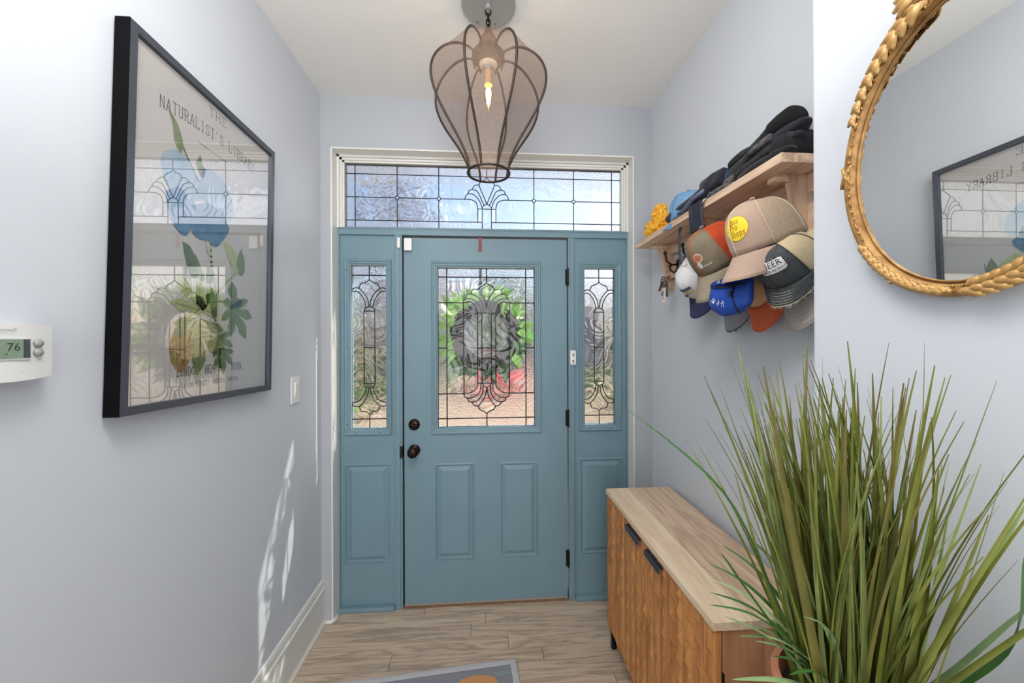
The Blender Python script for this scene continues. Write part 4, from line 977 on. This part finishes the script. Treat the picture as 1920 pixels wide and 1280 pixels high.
# ------------------------------------------------------------------ straps, keys, leash
ld = mat('dark_leash_webbing', (70, 74, 84), .8, bump=.3, bscale=900)
o = empty('leash', 'dark grey webbing leash hanging from the shelf between the caps', 'leash', (1.27, -.60, 1.86))
MB().sheet(lambda u, v: (-.012-.018*u-.01*math.sin(4*u), -.010-.07*u+(v-.5)*.020, .085-.30*u), 20, 2, .002).build('webbing', ld, o, True)
MB().sheet(lambda u, v: (.02-.015*math.sin(PI*u), -.01+.02*u, -.02-.06*u+(v-.5)*.02), 8, 2, .002).build('webbing_loop', mat('denim_webbing', (76, 86, 112), .85, var=.3, vscale=200), o, True)
bs = mat('black_navy_webbing', (20, 24, 40), .55, bump=.1, bscale=600)
o = empty('broad_strap', 'broad black strap draped over the front edge of the shelf', 'strap', (1.222, -.80, ST))
def strapf(u, v):
    y_ = -.045+.085*v-.02*u
    if u < .4: t = u/.4; return (.055-.052*t-.01*math.sin(PI*t)*0, y_+.012, .006+.010*math.sin(PI*t))
    t = (u-.4)/.6; return (-.005-.010*math.sin(t*1.5)-.004, y_-.022*t+.012, .006*(1-t)-.105*t)
MB().sheet(strapf, 24, 3, .0035).build('strap', bs, o, True)
MB().bbox(-.0185, -.013, -.078, -.002, -.108, -.098, .0015).build('strap_end', mat('strap_red_trim', (110, 30, 28), .6), o)
st_ = mat('chrome_clip', (190, 190, 186), .25, metal=1)
o = empty('clip', 'silver snap clip hanging over the shelf edge beside the broad strap', 'clip', (1.214, -.855, ST-.01))
m_ = MB(); m_.tube([(.02+.0*i, .010*math.cos(i*PI/6), .022+.012*math.sin(i*PI/6)) for i in range(12)], .0022, 6, closed=True)
m_.tube([(.014, .0, .018), (.0, .006, .008), (-.003, .014, -.01)], .003, 7); m_.tube([(-.003+.003*math.sin(i), .014+.007*math.cos(i*PI/5), -.022+.012*math.sin(i*PI/5)) for i in range(10)], .0022, 6, closed=True); m_.build('snap_hook', st_, o, True)
m_ = MB()
for i in range(4): m_.tube([(-.002+.002*math.cos(t*PI/4), .014+.004*math.cos(t*PI/4)*(i % 2)+.002*i, -.034-.008*i+.006*math.sin(t*PI/4)) for t in range(8)], .0014, 5, closed=True)
m_.build('chain', st_, o, True)
ks = mat('key_steel', (150, 142, 134), .35, metal=.85); kr = mat('key_brass', (150, 118, 92), .35, metal=.8)
o = empty('key_bunch', 'bunch of keys with a red lettered tag on the hook nearest the door', 'keys', (1.300, -.415, 1.795)); o.scale = (1.3,)*3
m_ = MB(); m_.tube([(0, .014*math.cos(i*PI/8), -.012+.014*math.sin(i*PI/8)) for i in range(16)], .0016, 6, closed=True); m_.build('key_ring', ks, o, True)
q = random.Random(8)
for i in range(9):
    k = MB(); k.tube([(.0, .009*math.cos(t*PI/5), -.012+.010*math.sin(t*PI/5)) for t in range(10)], .0022, 6, closed=True); k.bbox(-.0012, .0012, -.004, .004, -.058, -.020, .0006)
    for j in range(4): k.box(-.001, .001, .003, .0062, -.054+j*.007, -.050+j*.007)
    kb = k.build('key', (ks, kr)[i % 3 == 0], o); kb.matrix_local = Matrix.Translation((q.uniform(-.012, .012), q.uniform(-.012, .012), -.018-.008*(i % 3))) @ Euler((q.uniform(-.5, .5), q.uniform(-.2, .2), q.uniform(-1.5, 1.5))).to_matrix().to_4x4()
MB().bbox(-.019, -.016, -.016, .006, -.115, -.060, .003, ).build('key_tag', mat('clear_tag', (214, 208, 204), .4), o)
m_ = MB(); m_.ribbon2([(-.104, -.002), (-.098, -.010), (-.094, -.001), (-.088, -.009), (-.084, -.002), (-.078, -.009), (-.072, -.003)], .0022, lambda a_, b_: (-.0194, b_, a_)); m_.build('tag_lettering', mat('tag_red', (170, 34, 40), .6), o)
MB().tube([(.005, .002, -.03), (-.004, -.012, -.07), (-.002, -.02, -.13), (.0, -.016, -.15)], .0009, 5).tube([(.005, .002, -.03), (.0, -.022, -.06), (.0, -.030, -.12)], .0009, 5).build('key_cord', mat('cord_grey', (170, 170, 172), .8), o)

# ------------------------------------------------------------------ things lying on the shelf
yb_ = mat('yellow_plastic_bag', (238, 182, 44), .28, rgb2=(222, 156, 26), vscale=40, spec=.7)
m_ = blob(.050, .088, .052, 90, 60, .8, .8)
def crumple(p):
    q_ = Vector(p)*17+Vector((4, 2, 7)); n1 = noise.noise(q_); n2 = abs(noise.noise(q_*2.3)); n3 = abs(noise.noise(q_*5.1+Vector((3, 3, 3)))); return n1*.012-(n2)*.022-n3*.010+.010
m_.v = [tuple(Vector(p)*(1+crumple(p)/.06)) for p in m_.v]
m_.v = [(x, y_, max(z, -.045)) for x, y_, z in m_.v]
o = m_.build('plastic_bag', yb_, None, False, (1.285, -.365, ST+.047)); tag(o, 'crumpled shiny yellow plastic bag on the door end of the shelf', 'bag')
m_ = blob(.030, .030, .035, 60, 40); m_.v = [tuple(Vector(p)*(1+crumple(Vector(p)*1.4)/.04)) for p in m_.v]; m_.v = [(x-.012, y_+.03-.055, z+.060) for x, y_, z in m_.v]; m_.build('bag_knot', yb_, o, False)
r_, c_ = make_cap('denim_blue_cap', 'light blue denim cap lying on the shelf beside the yellow bag', (1.298, -.625, ST+.010), 112, 8, mat('light_blue_denim', (118, 160, 196), .9, rgb2=(96, 138, 178), vscale=60, bump=.15, bscale=700), MC['light_blue_denim'], MC['light_blue_denim'], a=.085, b=.070, h=.115, L=.045, droop=.1, group='headwear on the shelf')
flc = mat('black_fleece', (21, 21, 26), .95, bump=.6, bscale=260, sheen=.15); knit = mat('charcoal_knit', (58, 56, 58), .95, rgb2=(26, 26, 30), vscale=160, bump=.7, bscale=500); ind = mat('indigo_knit', (26, 28, 40), .95, bump=.6, bscale=300, sheen=.15)
gkn = mat('grey_heather_knit', (112, 108, 108), .95, rgb2=(50, 48, 52), vscale=130, bump=.6, bscale=500)
def limp(name, label, cat, pos, rot, sz, m, seed, amp=.006, fr=22, group='winter wear piled on the shelf', cuff=None, e=.75, cuffx=1):
    b_ = noisy(blob(*sz, 44, 26, e, e), amp, fr, seed); b_ = noisy(b_, amp*.35, fr*3, seed+3)
    o = empty(name, label, cat, pos, rot, group); b_.build('knit_body', m, o, True)
    if cuff:
        n = 40; rx, rz = sz[0]*1.02, sz[2]*1.04
        for kx in (0, 1):
            MB().tube([(rx*.95*math.cos(2*PI*i/n), cuffx*(sz[1]*(.70-.11*kx)), rz*.97*math.sin(2*PI*i/n)) for i in range(n)], .0058-.002*kx, 8, closed=True).build('cuff', cuff, o, True)
    return o
# black sleeve-like scarf lying over the blue cap toward the door
o = empty('scarf', 'black scarf trailing along the shelf over the blue cap', 'scarf', (1.262, -.72, ST))
noisy(MB().tube([(-.018, .175, .028), (-.014, .13, .034), (-.008, .07, .040), (0, .01, .046), (.008, -.06, .050), (.012, -.11, .045)], [.021, .024, .026, .028, .036, .028], 22, flat=.8), .003, 40, 2).build('scarf_body', flc, o, True)
noisy(blob(.045, .075, .036, 40, 24), .010, 26, 9).build('scarf_fold', ind, o, True, (.020, -.100, .068)); noisy(blob(.036, .05, .030, 40, 24), .010, 30, 4).build('scarf_fold', flc, o, True, (.030, -.045, .100-.035))
m_ = noisy(MB().tube([(-.026, .10, .018), (-.03, .02, .02), (-.034, -.04, .035), (-.02, -.09, .05)], [.008, .010, .010, .008], 12), .002, 40, 6); m_.build('satin_edge', mat('steel_satin', (84, 92, 116), .4), o, True)
# grey patterned gloves near the front edge
limp('glove', 'patterned dark grey glove lying at the shelf front edge', 'glove', (1.252, -.905, ST+.013), (0, 0, R(4)), (.024, .062, .012), gkn, 12, .004)
# the pile
limp('knit_hat', 'flat black knit hat at the bottom of the pile by the shelf end', 'hat', (1.262, -1.075, ST+.016), (R(0), 0, R(-3)), (.034, .108, .015), flc, 1, .003)
o = limp('glove', 'long charcoal knitted glove in the middle of the pile', 'glove', (1.280, -1.055, ST+.046), (R(-3), 0, R(-2)), (.034, .135, .0165), knit, 2, .004)
for i in range(2): noisy(MB().tube([(-.022+.026*i, .11, .0), (-.026+.03*i, .145, -.003), (-.022+.03*i, .165, -.008)], [.012, .0125, .009], 12), .001, 60, i).build('fingertip', gkn, o, True)
o = limp('glove', 'black glove with a grey fingertip, upper middle of the pile', 'glove', (1.292, -1.065, ST+.078), (R(-3), 0, R(1)), (.034, .130, .017), ind, 3, .004)
MB().tube([(-.033, .05, .0), (-.035, .02, .003), (-.034, -.04, .005)], [.008, .010, .010], 10).build('fingertip', gkn, o, True)
o = limp('knit_hat', 'indigo edged black hat folded over in the pile', 'hat', (1.298, -.965, ST+.060), (R(-8), 0, R(3)), (.036, .085, .045), flc, 5, .005)
MB().tube([(.034*math.cos(i*PI/10), .066, .044*math.sin(i*PI/10)) for i in range(20)], .0035, 8, closed=True).build('blue_hem', mat('blue_hem', (44, 70, 116), .8), o, True)
# long rolled black hat on top, cuff end toward the camera
o = empty('rolled_hat', 'rolled black fleece hat on top of the pile, open end raised', 'hat', (1.300, -1.000, ST+.100), (R(-5), 0, R(2)), 'winter wear piled on the shelf')
noisy(MB().tube([(0, .13, -.030), (0, .08, -.014), (0, .02, -.002), (0, -.04, .006), (0, -.09, .012)], [.014, .024, .030, .034, .037], 28, flat=.75), .004, 30, 4).build('knit_body', flc, o, True)
noisy(MB().tube([(0, -.080, .010), (0, -.11, .012), (0, -.14, .014), (0, -.150, .014)], [.040, .042, .038, .026], 28, flat=.8), .002, 30, 7).build('turned_cuff', mat('black_fleece_cuff', (12, 12, 15), .95, bump=.6, bscale=300), o, True)
noisy(blob(.030, .06, .016, 36, 20), .003, 30, 5).build('knit_fold', knit, o, True, (-.008, .05, .004))
limp('scarf', 'dark ribbed scarf folded at the near end of the shelf', 'scarf', (1.302, -1.135, ST+.042), (R(6), 0, 0), (.055, .045, .038), mat('ribbed_black', (30, 30, 34), .95, bump=.7, bscale=160), 11, .005)

# ------------------------------------------------------------------ gilt mirror
MCY, MCZ, RA, RB = -1.698, 1.730, .205, .272
mir = empty('wall_mirror', 'oval mirror in an ornate gilt frame on the near right wall', 'mirror', (XN, MCY, MCZ)); mir.scale = (.7213,)*3
gold = mat('antique_gold_leaf', (184, 142, 84), .5, metal=.2, rgb2=(136, 94, 46), vscale=45, bump=.25, bscale=160)
gold2 = mat('bright_gold_leaf', (206, 166, 104), .45, metal=.2, rgb2=(150, 104, 50), vscale=60, bump=.2, bscale=200)
NE = 120
def ell(k, d=0): # point, outward normal in (y,z)
    t = 2*PI*k/NE; p = Vector((RA*math.cos(t), RB*math.sin(t))); n = Vector((math.cos(t)/RA, math.sin(t)/RB)).normalized(); return p+n*d, n, t
fprof = [(a_*.80, b_*.8) for a_, b_ in [(.0, -.000), (.002, -.020), (.001, -.024), (-.006, -.031), (-.013, -.033), (-.018, -.030), (-.021, -.031), (-.0235, -.029), (-.026, -.015), (-.030, -.012), (-.0305, -.019), (-.033, -.020), (-.034, -.016), (-.034, -.000)]]
V = []; F = []; n_ = len(fprof)
for k in range(NE):
    for d, x in fprof: p, nn, t = ell(k, d); V.append((x, p.x, p.y))
for k in range(NE):
    for i in range(n_-1): F.append((k*n_+i, k*n_+i+1, ((k+1) % NE)*n_+i+1, ((k+1) % NE)*n_+i))
MB().add(V, F).build('frame', gold, mir, True)
bd = MB()
for k in range(0, 90):
    t = 2*PI*k/90; p = Vector((RA*math.cos(t), RB*math.sin(t))); nn = Vector((math.cos(t)/RA, math.sin(t)/RB)).normalized(); tg = Vector((-nn.y, nn.x)); c0 = p-nn*.0165
    if k % 3: bd.lathe([(.0004, -.0028), (.0022, -.0015), (.0022, .0015), (.0004, .0028)], 6, Matrix.Translation((-.0262, c0.x, c0.y)))
    else: bd.tube([(-.0258, *(c0-tg*.008)), (-.0268, *c0), (-.0258, *(c0+tg*.008))], [.0012, .0026, .0012], 6)
bd.build('beading', gold2, mir, True, kind='stuff')
sv_ = mat('mirror_silver', (238, 240, 240), .0, metal=1)
V = [(-.012, 0, 0)]; 
for k in range(NE): p, nn, t = ell(k, -.024); V.append((-.012, p.x, p.y))
MB().add(V, [(0, 1+k, 1+(k+1) % NE) for k in range(NE)]).build('mirror_glass', sv_, mir)
lfm = MB().sheet(lambda u, v: (-.0045*math.sin(PI*u)-.003*(1-abs(2*v-1)), (v-.5)*.013*math.sin(PI*min(1, .1+.86*u))**.8, u*.027), 7, 4, .0015)
berry = MB().lathe([(.0004, -.0045), (.0034, -.003), (.0045, 0), (.0034, .003), (.0004, .0045)], 8)
lme = lfm.build('acanthus_leaf', gold2, mir, True); lme.matrix_local = Matrix.Translation((-.024, 0, -RB+.006)) @ Matrix.Rotation(R(90), 4, 'X'); lme_first = lme
bme = berry.build('berry', gold2, mir, True); bme.location = (-.027, .010, -RB+.008)
def put_leaf(tdeg, side, rot, sc_, d=-.008, x=-.0235):
    t = R(tdeg); p = Vector((RA*math.cos(t), RB*math.sin(t))); nn = Vector((math.cos(t)/RA, math.sin(t)/RB)).normalized(); tg = Vector((-nn.y, nn.x)); c0 = p+nn*d
    ang = math.atan2(tg.y*side, tg.x*side)+R(rot)
    o_ = part('acanthus_leaf', lme.data, mir); o_.matrix_local = Matrix.Translation((x, c0.x, c0.y)) @ Matrix.Rotation(ang-PI/2, 4, 'X') @ Matrix.Scale(sc_, 4)
def put_berry(tdeg, d, sc_=1, x=-.027):
    t = R(tdeg); p = Vector((RA*math.cos(t), RB*math.sin(t))); nn = Vector((math.cos(t)/RA, math.sin(t)/RB)).normalized(); c0 = p+nn*d
    o_ = part('berry', bme.data, mir); o_.matrix_local = Matrix.Translation((x, c0.x, c0.y)) @ Matrix.Scale(sc_, 4)
q = random.Random(4)
for i in range(12):                      # bottom garland, both ways from the centre
    for s_ in (-1, 1):
        td = -90+s_*(3+i*4.2)
        put_leaf(td, s_, 22, 1.0, -.006); put_leaf(td, s_, -24, 1.0, -.014); put_leaf(td+s_*1.5, s_, 0, .9, -.008, -.026)
        if i % 2 == 0: put_berry(td+s_*2, -.004+.010*q.random()-.005, 1)
for s_ in (-1, 1):                       # crown garlands creeping down from the top
    for i in range(9):
        td = 90+s_*(12+i*6.0); k_ = 1.75-.09*i
        put_leaf(td, s_, -20*1, k_, -.002); put_leaf(td, s_, 28, k_, -.010); put_leaf(td+s_*2, s_, -48, k_*.85, .002, -.026); put_berry(td+s_*3, -.004, 1.1)
for s_ in (-1, 1):                       # crossed ribbon at the sides
    t0 = 90+s_*88
    rb = MB()
    for sg in (-1, 1):
        pts = []
        for j in range(7):
            td = R(t0+(j-3)*1.6*sg*1.0); dd = .003-.022*(j/6); p = Vector((RA*math.cos(td), RB*math.sin(td))); nn = Vector((math.cos(td)/RA, math.sin(td)/RB)).normalized(); c0 = p+nn*dd; pts.append((-.027+.006*abs(j-3)/3, c0.x, c0.y))
        rb.tube(pts, .0042, 8, flat=.5)
    rb.build('crossed_ribbon', gold2, mir, True)
cr_ = MB()                                # crown cartouche, most of it above the picture
for s_ in (-1, 1):
    cr_.tube(spl3 := [(-.022, s_*.005, RB), (-.026, s_*.04, RB+.012), (-.026, s_*.068, RB+.030), (-.024, s_*.060, RB+.055), (-.024, s_*.035, RB+.058), (-.026, s_*.030, RB+.040)], [.008, .010, .010, .009, .007, .004], 10)
cr_.tube([(-.020, -.075, RB-.016), (-.022, 0, RB+.012), (-.020, .075, RB-.016)], .016, 10, flat=.6)
cr_.build('crown_scroll', gold, mir, True)
for i in range(9):
    a = -80+20*i; o_ = part('acanthus_leaf', lme.data, mir); o_.matrix_local = Matrix.Translation((-.028, 0, RB+.018)) @ Matrix.Rotation(R(-a), 4, 'X') @ Matrix.Scale(1.9, 4)
for s_ in (-1, 1):
    for i in range(5): o_ = part('acanthus_leaf', lme.data, mir); o_.matrix_local = Matrix.Translation((-.030, s_*.052, RB+.012)) @ Matrix.Rotation(R(-s_*(20+i*26)), 4, 'X') @ Matrix.Scale(1.5, 4)

# ------------------------------------------------------------------ cabinet
CX0, CX1, CY0, CY1, CZ = 1.035, 1.350, -1.186, -.318, .752
cab = empty('console_cabinet', 'low mango wood cabinet with carved faceted doors against the right wall', 'cabinet', ((CX0+CX1)/2, (CY0+CY1)/2, 0))
def cb(mb, name, m, parent=cab, smooth=False):
    ox, oy = ((CX0+CX1)/2, (CY0+CY1)/2) if parent else (0, 0)
    mb.v = [(x-ox, y_-oy, z) for x, y_, z in mb.v]; return mb.build(name, m, parent, smooth)
Wt = wood('cabinet_top_pale', (234, 212, 184), (228, 204, 174), (214, 186, 154), 'y', 1.6, .45, per_object=.02); Wt2 = wood('cabinet_top_brown', (216, 190, 162), (206, 178, 150), (180, 148, 122), 'y', 1.8, .45, per_object=.03)
Wc = wood('cabinet_honey', (208, 148, 86), (194, 130, 70), (160, 102, 52), 'z', 1.6, .48, per_object=.09)
cb(MB().bbox(CX0, CX0+.105, CY0, CY1, CZ-.022, CZ, .0012), 'top_board', Wt); cb(MB().bbox(CX0+.105, CX1, CY0, CY1, CZ-.022, CZ, .0012), 'top_board', Wt2)
body = MB(); body.box(CX0+.026, CX1-.002, CY0+.004, CY0+.024, .10, CZ-.022); body.box(CX0+.026, CX1-.002, CY1-.024, CY1-.004, .10, CZ-.022); body.box(CX0+.026, CX1-.002, CY0+.02, CY1-.02, .10, .12); body.box(CX1-.012, CX1-.002, CY0+.02, CY1-.02, .12, CZ-.022)
body.box(CX0+.030, CX0+.034, CY0+.02, CY1-.02, .12, CZ-.022)
cb(body, 'carcass', wood('cabinet_side_honey', (206, 152, 110), (192, 136, 94), (162, 108, 72), 'z', .8, .5, per_object=.03))
seam_y = -.772
q = random.Random(11)
for (y0, y1) in ((seam_y+.0015, CY1-.002), (CY0+.002, seam_y-.0015)):
    dr = cb(MB().box(CX0+.006, CX0+.022, y0, y1, .104, CZ-.026), 'door', Wc)
    ox, oy = (CX0+CX1)/2, (CY0+CY1)/2
    ns = 8; wd = (y1-y0)/ns; nr = 9; z0_, z1_ = .104, CZ-.026; hz = (z1_-z0_)/nr
    for s_ in range(ns):
        ya, yb2 = y0+s_*wd, y0+(s_+1)*wd; V = []; F = []
        # carved kites: each cell is a low off-centre pyramid
        for r2 in range(nr+1):
            off = (s_ % 2)*hz*.5
            pass
        zs_ = [z0_]+[z0_+hz*(j+(.5 if s_ % 2 else 0)) for j in range(nr+1) if z0_+.004 < z0_+hz*(j+(.5 if s_ % 2 else 0)) < z1_-.004]+[z1_]
        for j in range(len(zs_)-1):
            k = len(V); za, zb_ = zs_[j], zs_[j+1]; xf = CX0+.006
            px = ya+wd*q.uniform(.25, .75); pz = za+(zb_-za)*q.uniform(.2, .4)
            V += [(xf-.0005, ya, za), (xf-.0005, yb2, za), (xf-.0005, yb2, zb_), (xf-.0005, ya, zb_), (xf-.0055-q.uniform(0, .0035), px, pz), (xf-.0015, (ya+yb2)/2, za+(zb_-za)*.85)]
            F += [(k, k+1, k+4), (k+1, k+2, k+5, k+4), (k+2, k+3, k+5), (k+3, k, k+4, k+5), (k, k+3, k+2, k+1)]
        mbx = MB().add([(a_-ox, b_-oy, c2) for a_, b_, c2 in V], F); mbx.build('carved_stave', Wc, dr)
for (y0, y1) in ((-.728, -.598), (-.905, -.786)):
    hd = MB(); hd.bbox(CX0-.012, CX0+.008, y0, y1, CZ-.036, CZ-.033, .001); hd.bbox(CX0-.013, CX0-.010, y0, y1, CZ-.052, CZ-.033, .001)
    cb(hd, 'handle', mat('black_steel_pull', (84, 88, 104), .28, metal=.85), cab)
for x in (CX0+.025, CX1-.03):
    for y_ in (CY0+.03, CY1-.03): cb(MB().bbox(x-.011, x+.011, y_-.011, y_+.011, 0, .10, .001), 'leg', M_black)
cb(MB().bbox(CX0+.022, CX0+.028, CY0-.002, CY0+.006, .55, .62, .001), 'hinge', M_black)

# ------------------------------------------------------------------ rug
rg_ = empty('door_mat', 'speckled blue grey mat with a pale stitched border on the floor', 'mat', (.585, -.38, 0), (0, 0, R(5.2)))
M_rug = mat('rug_navy_speckle', (96, 100, 116), .95, rgb2=(164, 162, 166), vscale=420, bump=.5, bscale=700); M_rb = mat('rug_pale_border', (196, 196, 200), .95, rgb2=(168, 170, 176), vscale=300, bump=.6, bscale=500)
MB().bbox(-.88, -.02, -.56, -.02, .0, .0075, .002).build('pile', M_rug, rg_)
bz_ = MB()
for x0, x1, y0, y1 in ((-.90, 0, -.028, 0), (-.90, 0, -.58, -.552), (-.90, -.872, -.552, -.028), (-.028, 0, -.552, -.028)): bz_.bbox(x0, x1, y0, y1, 0, .0085, .003)
bz_.build('border', M_rb, rg_)
ov = MB(); M_ov = mat('overlock_stitch', (150, 146, 140), .9)
for i in range(225): x = -i*.004; ov.tube([(x, -.010, .0085), (x+.001, .0015, .006), (x+.001, .0015, .001)], .0009, 4)
for i in range(140): y_ = -i*.004; ov.tube([(-.010, y_, .0085), (.0015, y_, .006), (.0015, y_, .001)], .0009, 4)
ov.build('overlock_stitching', M_ov, rg_, kind='stuff')
V = [(-.19+.10*math.cos(2*PI*i/30)*(1+.05*math.sin(5*i)), -.115+.055*math.sin(2*PI*i/30), .0078) for i in range(30)]
MB().add([(-.19, -.115, .0078)]+V, [(0, 1+i, 1+(i+1) % 30) for i in range(30)]).build('printed_motif', mat('rug_orange', (204, 148, 96), .95, var=.2, vscale=200), rg_)
m_ = MB()
for i in range(4): m_.ribbon2([(-.10+.018*i, -.060), (-.092+.018*i, -.075)], .007, lambda a_, b_: (a_, b_, .0078))
m_.build('printed_motif', mat('rug_teal', (128, 164, 160), .95), rg_)

# ------------------------------------------------------------------ plant
PX, PY, PK, PZ0 = .922, -1.662, .68, .452
pl = empty('potted_grass', 'tall artificial grass plant in a terracotta planter by the cabinet', 'plant', (PX, PY, PZ0)); pl.scale = (PK,)*3
std = empty('plant_stand', 'dark wooden stool under the terracotta planter', 'stand', (PX, PY, 0))
MB().lathe([(.11, .425), (.115, .43), (.115, .445), (.11, .45)], 32).build('seat', M_black, std, 'auto')
for a in (45, 135, 225, 315): MB().tube([(.085*math.cos(R(a)), .085*math.sin(R(a)), .43), (.10*math.cos(R(a)), .10*math.sin(R(a)), 0)], .011, 8).build('leg', M_black, std)
pot = MB().lathe([(.085, 0), (.09, .01), (.118, .80), (.126, .805), (.128, .845), (.124, .85), (.115, .85), (.112, .82), (.108, .80), (.002, .80)], 48).build('planter', mat('terracotta', (196, 128, 96), .7, var=.12, vscale=12), pl, 'auto')
MB().lathe([(.109, .80), (.109, .815), (.002, .822)], 32).build('soil', mat('dark_soil', (52, 42, 34), .95, bump=.8, bscale=80), pl, True)
q = random.Random(21)
gm = [mat('blade_olive', (128, 134, 56), .42, rgb2=(92, 98, 40), vscale=9, spec=.5), mat('blade_green', (108, 128, 66), .42, rgb2=(150, 158, 92), vscale=9), mat('blade_brown_olive', (116, 106, 48), .45, rgb2=(84, 86, 36), vscale=8)]
tip = mat('blade_tip_dark', (84, 84, 48), .5)
def blade_mesh(L, w0, bend, wob):
    mb = MB(); n = 12; V = []; F = []
    for i in range(n+1):
        t = i/n; wd = w0*(1-t)**.75*.95+.0016
        x = bend*t*t*L; z = L*t*(1-.25*bend*bend*t); y_ = wob*math.sin(t*3)
        V += [(x, y_-wd/2, z), (x-wd*.22, y_, z), (x, y_+wd/2, z)]
    for i in range(n):
        for j in (0, 1): F.append((3*i+j, 3*i+j+1, 3*i+4+j, 3*i+3+j))
    return mb.add(V, F)
base = []
for i in range(14):
    mb = blade_mesh(q.uniform(.60, .76), q.uniform(.0105, .018), q.uniform(.0, .20), q.uniform(-.012, .012))
    base.append(mb)
bmes = []
for i, mb in enumerate(base):
    me = bpy.data.meshes.new('blade'); me.from_pydata(mb.v, [], mb.f); me.materials.append(gm[(0, 0, 1, 2, 0)[i % 5]]); me.polygons.foreach_set('use_smooth', [True]*len(me.polygons)); bmes.append(me)
cnt = 0
while cnt < 285:
    a = q.uniform(0, 2*PI); r0_ = .075*math.sqrt(q.random()); lean = abs(q.gauss(0, 12))
    if lean > 34: continue
    # keep clear of the wall (+x), of the cabinet and of the lens
    dx = PK*math.cos(a)*(math.sin(R(lean*.8))*.75+r0_)
    if PX+dx > XN-.055: continue
    part('blade', bmes[q.randrange(len(bmes))], pl, Matrix.Translation((r0_*math.cos(a), r0_*math.sin(a), .785)) @ Matrix.Rotation(a, 4, 'Z') @ Matrix.Rotation(R(lean*.8), 4, 'Y') @ Matrix.Rotation(q.uniform(-2.2, 2.2) if math.cos(a) < .3 else PI, 4, 'Z') @ Matrix.Scale(q.uniform(.70, 1.0), 4)); cnt += 1
# broad arching leaves placed one by one: control points in plant space, width
gl_ = mat('broad_leaf_green', (72, 116, 52), .4, rgb2=(46, 84, 40), vscale=7); glp = mat('broad_leaf_pale', (150, 176, 118), .45, rgb2=(106, 138, 92), vscale=8)
def broad(pts, w0, m):
    P = [Vector(p) for p in pts]; n = 18; C = []
    Q = [P[0]]+P+[P[-1]]
    for i in range(1, len(Q)-2):
        for k in range(n//(len(P)-1)):
            t = k/(n//(len(P)-1)); C.append(.5*(2*Q[i]+(Q[i+1]-Q[i-1])*t+(2*Q[i-1]-5*Q[i]+4*Q[i+1]-Q[i+2])*t*t+(3*Q[i]-Q[i-1]-3*Q[i+1]+Q[i+2])*t**3))
    C.append(P[-1]); V = []; F = []; N = len(C)
    view = Vector((.454-PX, -2.11-PY, 1.3)).normalized()
    for i, c in enumerate(C):
        t = i/(N-1); tg = (C[min(i+1, N-1)]-C[max(i-1, 0)]).normalized(); sd = tg.cross(view+Vector((0, .3, .5))).normalized(); wd = w0*math.sin(PI*(.18+.82*t))**.7+.0004; nn = sd.cross(tg)
        V += [c-sd*wd/2, c+nn*wd*.2, c+sd*wd/2]
    for i in range(N-1):
        for j in (0, 1): F.append((3*i+j, 3*i+j+1, 3*i+4+j, 3*i+3+j))
    MB().add(V, F).build('leaf', m, pl, True)
B = (0, 0, .80)
BROADS = [
 ([(-.03, .02, .80), (-.13, .02, 1.00), (-.23, .04, 1.22), (-.40, .12, 1.375)], .018, gl_),
 ([(-.04, 0, .81), (-.12, -.01, .92), (-.20, -.02, .99), (-.275, -.03, 1.03)], .014, glp),
 ([(-.04, 0, .81), (-.12, -.04, .90), (-.20, -.06, .94), (-.285, -.07, .955)], .014, glp),
 ([(-.04, -.02, .80), (-.12, -.04, .87), (-.20, -.06, .89), (-.28, -.08, .885)], .015, glp),
 ([(-.03, .03, .80), (-.11, .05, .93), (-.17, .07, 1.02), (-.20, .09, 1.07)], .012, gl_),
 ([(-.02, 0, .80), (-.08, -.05, .95), (-.12, -.07, 1.03), (-.17, -.08, 1.06)], .012, glp),
 ([(.02, -.02, .80), (.08, -.09, .93), (.12, -.14, 1.05), (.09, -.17, 1.20)], .015, gl_),
 ([(.02, -.02, .80), (.07, -.10, .90), (.12, -.18, 1.00), (.15, -.24, 1.06)], .016, gl_),
 ([(.02, -.03, .80), (.05, -.12, .88), (.10, -.20, .94), (.13, -.27, .97)], .020, gl_),
 ([(.02, -.01, .80), (.09, -.07, .93), (.14, -.12, 1.06), (.16, -.16, 1.15)], .013, glp),
 ([(.02, -.03, .80), (.06, -.11, .90), (.09, -.18, 1.02), (.10, -.22, 1.10)], .013, gl_),
 ([(0, 0, .80), (-.03, -.04, 1.0), (-.05, -.06, 1.12), (-.02, -.08, 1.20)], .011, gl_),
 ([(0, 0, .80), (.03, -.03, 1.0), (.05, -.03, 1.16), (.02, -.03, 1.30)], .012, gl_),
]
for b_ in BROADS: broad(*b_)
for i in range(22):
    a = q.uniform(1.5, 5.2); l_ = q.uniform(.10, .2); broad([(0, 0, .80), (math.cos(a)*l_*.4, math.sin(a)*l_*.4, .80+l_*.55), (math.cos(a)*l_*.9, math.sin(a)*l_*.9, .80+l_*.95), (math.cos(a)*l_*1.35, math.sin(a)*l_*1.35, .80+l_*1.05)], .011, (gl_, glp)[i % 2])
